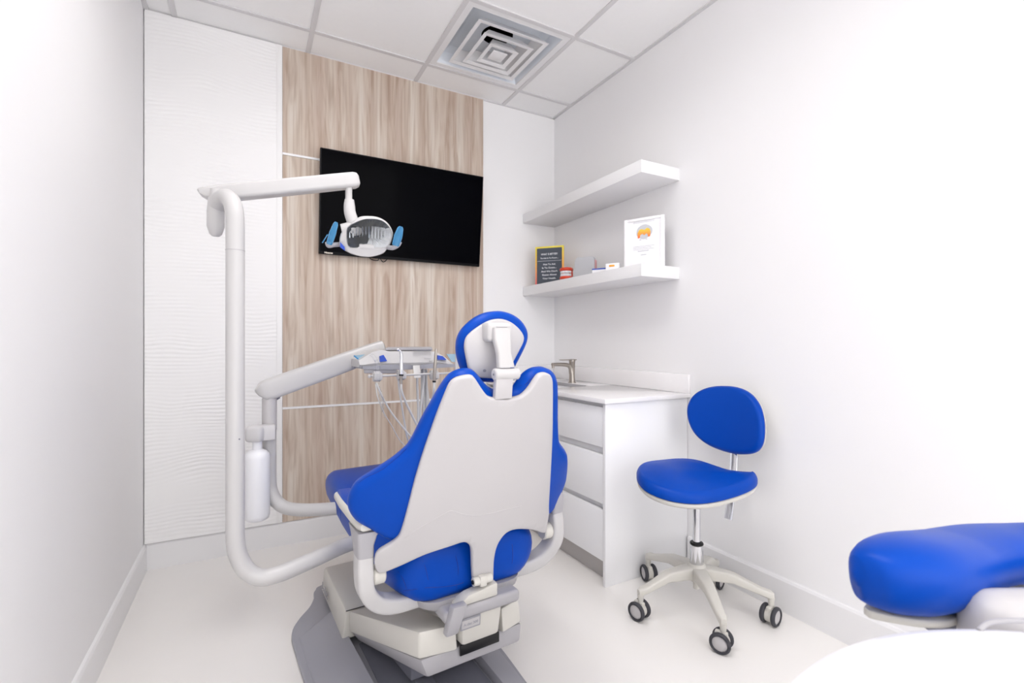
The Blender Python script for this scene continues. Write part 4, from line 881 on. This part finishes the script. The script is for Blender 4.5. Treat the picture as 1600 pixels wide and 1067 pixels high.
# ------------------------------------------------------------------ assistant stool (foreground right)
ac = W(1560, 900, .95); ac.z = 0
ast = root('assistant_stool', 'blue padded curved arm of a second stool at the right edge, in the foreground', 'stool', (ac.x, ac.y, 0))
path = [W(1336, 903, .79), W(1350, 902, .79), W(1380, 899, .79), W(1420, 894, .80), W(1460, 884, .83), W(1500, 872, .87), W(1545, 864, .90), W(1600, 862, .915), W(1680, 862, .90), W(1780, 880, .84), W(1860, 905, .74)]
path = [Vector(p) for p in cr_open([tuple(p) for p in path], 6)]; rings = []; n = len(path)
cum = [0]
for i in range(1, n): cum.append(cum[-1]+(path[i]-path[i-1]).length)
for i, p in enumerate(path):
    d = (path[min(i+1, n-1)]-path[max(i-1, 0)]).normalized(); sde = d.cross(Vector((0, 0, 1))).normalized(); up = sde.cross(d)
    e = min(cum[i], cum[-1]-cum[i])/.155; k = (max(0, 1-(1-min(1, e))**2.2))**.5 if e < 1 else 1; k = max(k, .10)
    hw_ = .080*(1-.15*min(1, cum[i]/.3)); hh_ = .068*(1-.32*min(1, cum[i]/.25))
    rings.append([p+sde*(math.copysign(abs(math.cos(t))**.85, math.cos(t))*hw_*k)+up*(math.copysign(abs(math.sin(t))**.85, math.sin(t))*hh_*(.35+.65*k)*(1 if k > .2 else .4)) for t in [2*PI*j/28 for j in range(28)]])
obj('arm_pad', B().loft(rings), 'blue', ast, ang=75)
rings = []
for i in range(7, n-3):
    p = path[i]; d = (path[i+1]-path[i-1]).normalized(); sde = d.cross(Vector((0, 0, 1))).normalized()
    e = min(cum[i], cum[-1]-cum[i])/.085; k = math.sqrt(max(0, 1-(1-min(1, e))**2)) if e < 1 else 1
    kk = min(1, (cum[i]-cum[7]+.004)/.09)**.5*k; c_ = p+Vector((0, 0, -.061+.004*(1-kk))); rings.append([c_+sde*(x*kk)+Vector((0, 0, y)) for x, y in rrect(.052, .006, .005, 3)])
obj('arm_shell', B().loft(rings), 'cream', ast, ang=60)
obj('arm_bracket', B().box(W(1480, 958, .84), (.06, .05, .07), .006, FR).tube([tuple(W(1480, 975, .84)), (ac.x, ac.y, .58)], .016, 12), 'dgrey', ast)
obj('column', B().lathe([(.03, .10), (.03, .30), (.018, .305), (.018, .58)], ac), 'chrome', ast)
sc_ = Vector((ac.x+.10, ac.y-.02, .545))
obj('seat', B().pillow([(sc_.x+.17*math.cos(2*PI*i/36), sc_.y+.17*math.sin(2*PI*i/36)) for i in range(36)], .025, .03, .025, lambda u, v, w_: Vector((u, v, .58+w_)), .03, .005, 0, 5, .012), 'blue', ast, ang=70)
for i in range(5):
    a = 2*PI*i/5+.3; v = Vector((math.cos(a), math.sin(a), 0)); 
    obj('base_leg', B().tube([tuple(Vector((ac.x, ac.y, .14))+v*.02), tuple(Vector((ac.x, ac.y, .10))+v*.25)], [.02, .013], 10), 'cream', ast)
    obj('castor', B().lathe([(.01, -.02), (.035, -.018), (.037, 0), (.035, .018), (.01, .02)], Vector((ac.x, ac.y, .0372))+v*.25, Vector((-v.y, v.x, 0)), 20).tube([tuple(Vector((ac.x, ac.y, .07))+v*.25), tuple(Vector((ac.x, ac.y, .105))+v*.25)], .008, 8), 'rubber', ast)
# ------------------------------------------------------------------ foreground round instrument cart
fc = Vector((SA*.19+CA*.62, CA*.19-SA*.62, 0)); RT = .48
cart = root('instrument_cart', 'bright white round-topped cart in the near right corner of the photo', 'cart', fc)
obj('top', B().lathe([(.30, .655), (RT-.02, .665), (RT-.005, .675), (RT, .69), (RT-.001, .705), (RT-.008, .716), (RT-.025, .721), (.3, .723), (.05, .723), (.001, .723)], fc, seg=96), 'counterwhite', cart, ang=60)
hump = W(1600, 945, .70)
hm = [(1513, 972), (1513, 934), (1530, 925), (1560, 918), (1600, 915), (1680, 916), (1740, 930), (1740, 972)]
hx0 = W(1513, 940, .655); hx1 = W(1760, 940, .655)
def hring(s, z, ins): 
    return [Vector((hump.x, hump.y, 0))+rgt*(hx*s)+fwd*(hy*s)+Vector((0, 0, z)) for hx, hy in rrect(.125, .055, .05, 6)]
cH = W(1652, 945, .735); 
rings = [[Vector((cH.x, cH.y, z))+rgt*x+fwd*y for x, y in rrect(.135-ins, .045-ins, .040-ins, 6)] for z, ins in ((.60, 0), (.690, 0), (.708, .004), (.719, .012), (.7245, .026), (.726, .034))]
obj('raised_back', B().loft(rings), 'shell', cart, ang=60)
bw = O+rgt*.655+fwd*.60
obj('rim_gasket', B().tube([tuple(W(*q)) for q in ((1530, 985, .655), (1538, 977, .66), (1550, 972, .662), (1575, 970, .660), (1610, 970, .655), (1660, 972, .645))], .0035, 8, 5), 'lgrey', cart)
obj('cabinet', B().lathe([(.24, .06), (.26, .08), (.28, .60), (.30, .655)], fc, seg=64), 'white', cart, ang=60)
obj('base', B().lathe([(.25, 0), (.27, .01), (.27, .05), (.24, .06)], fc, seg=64), 'lgrey', cart)
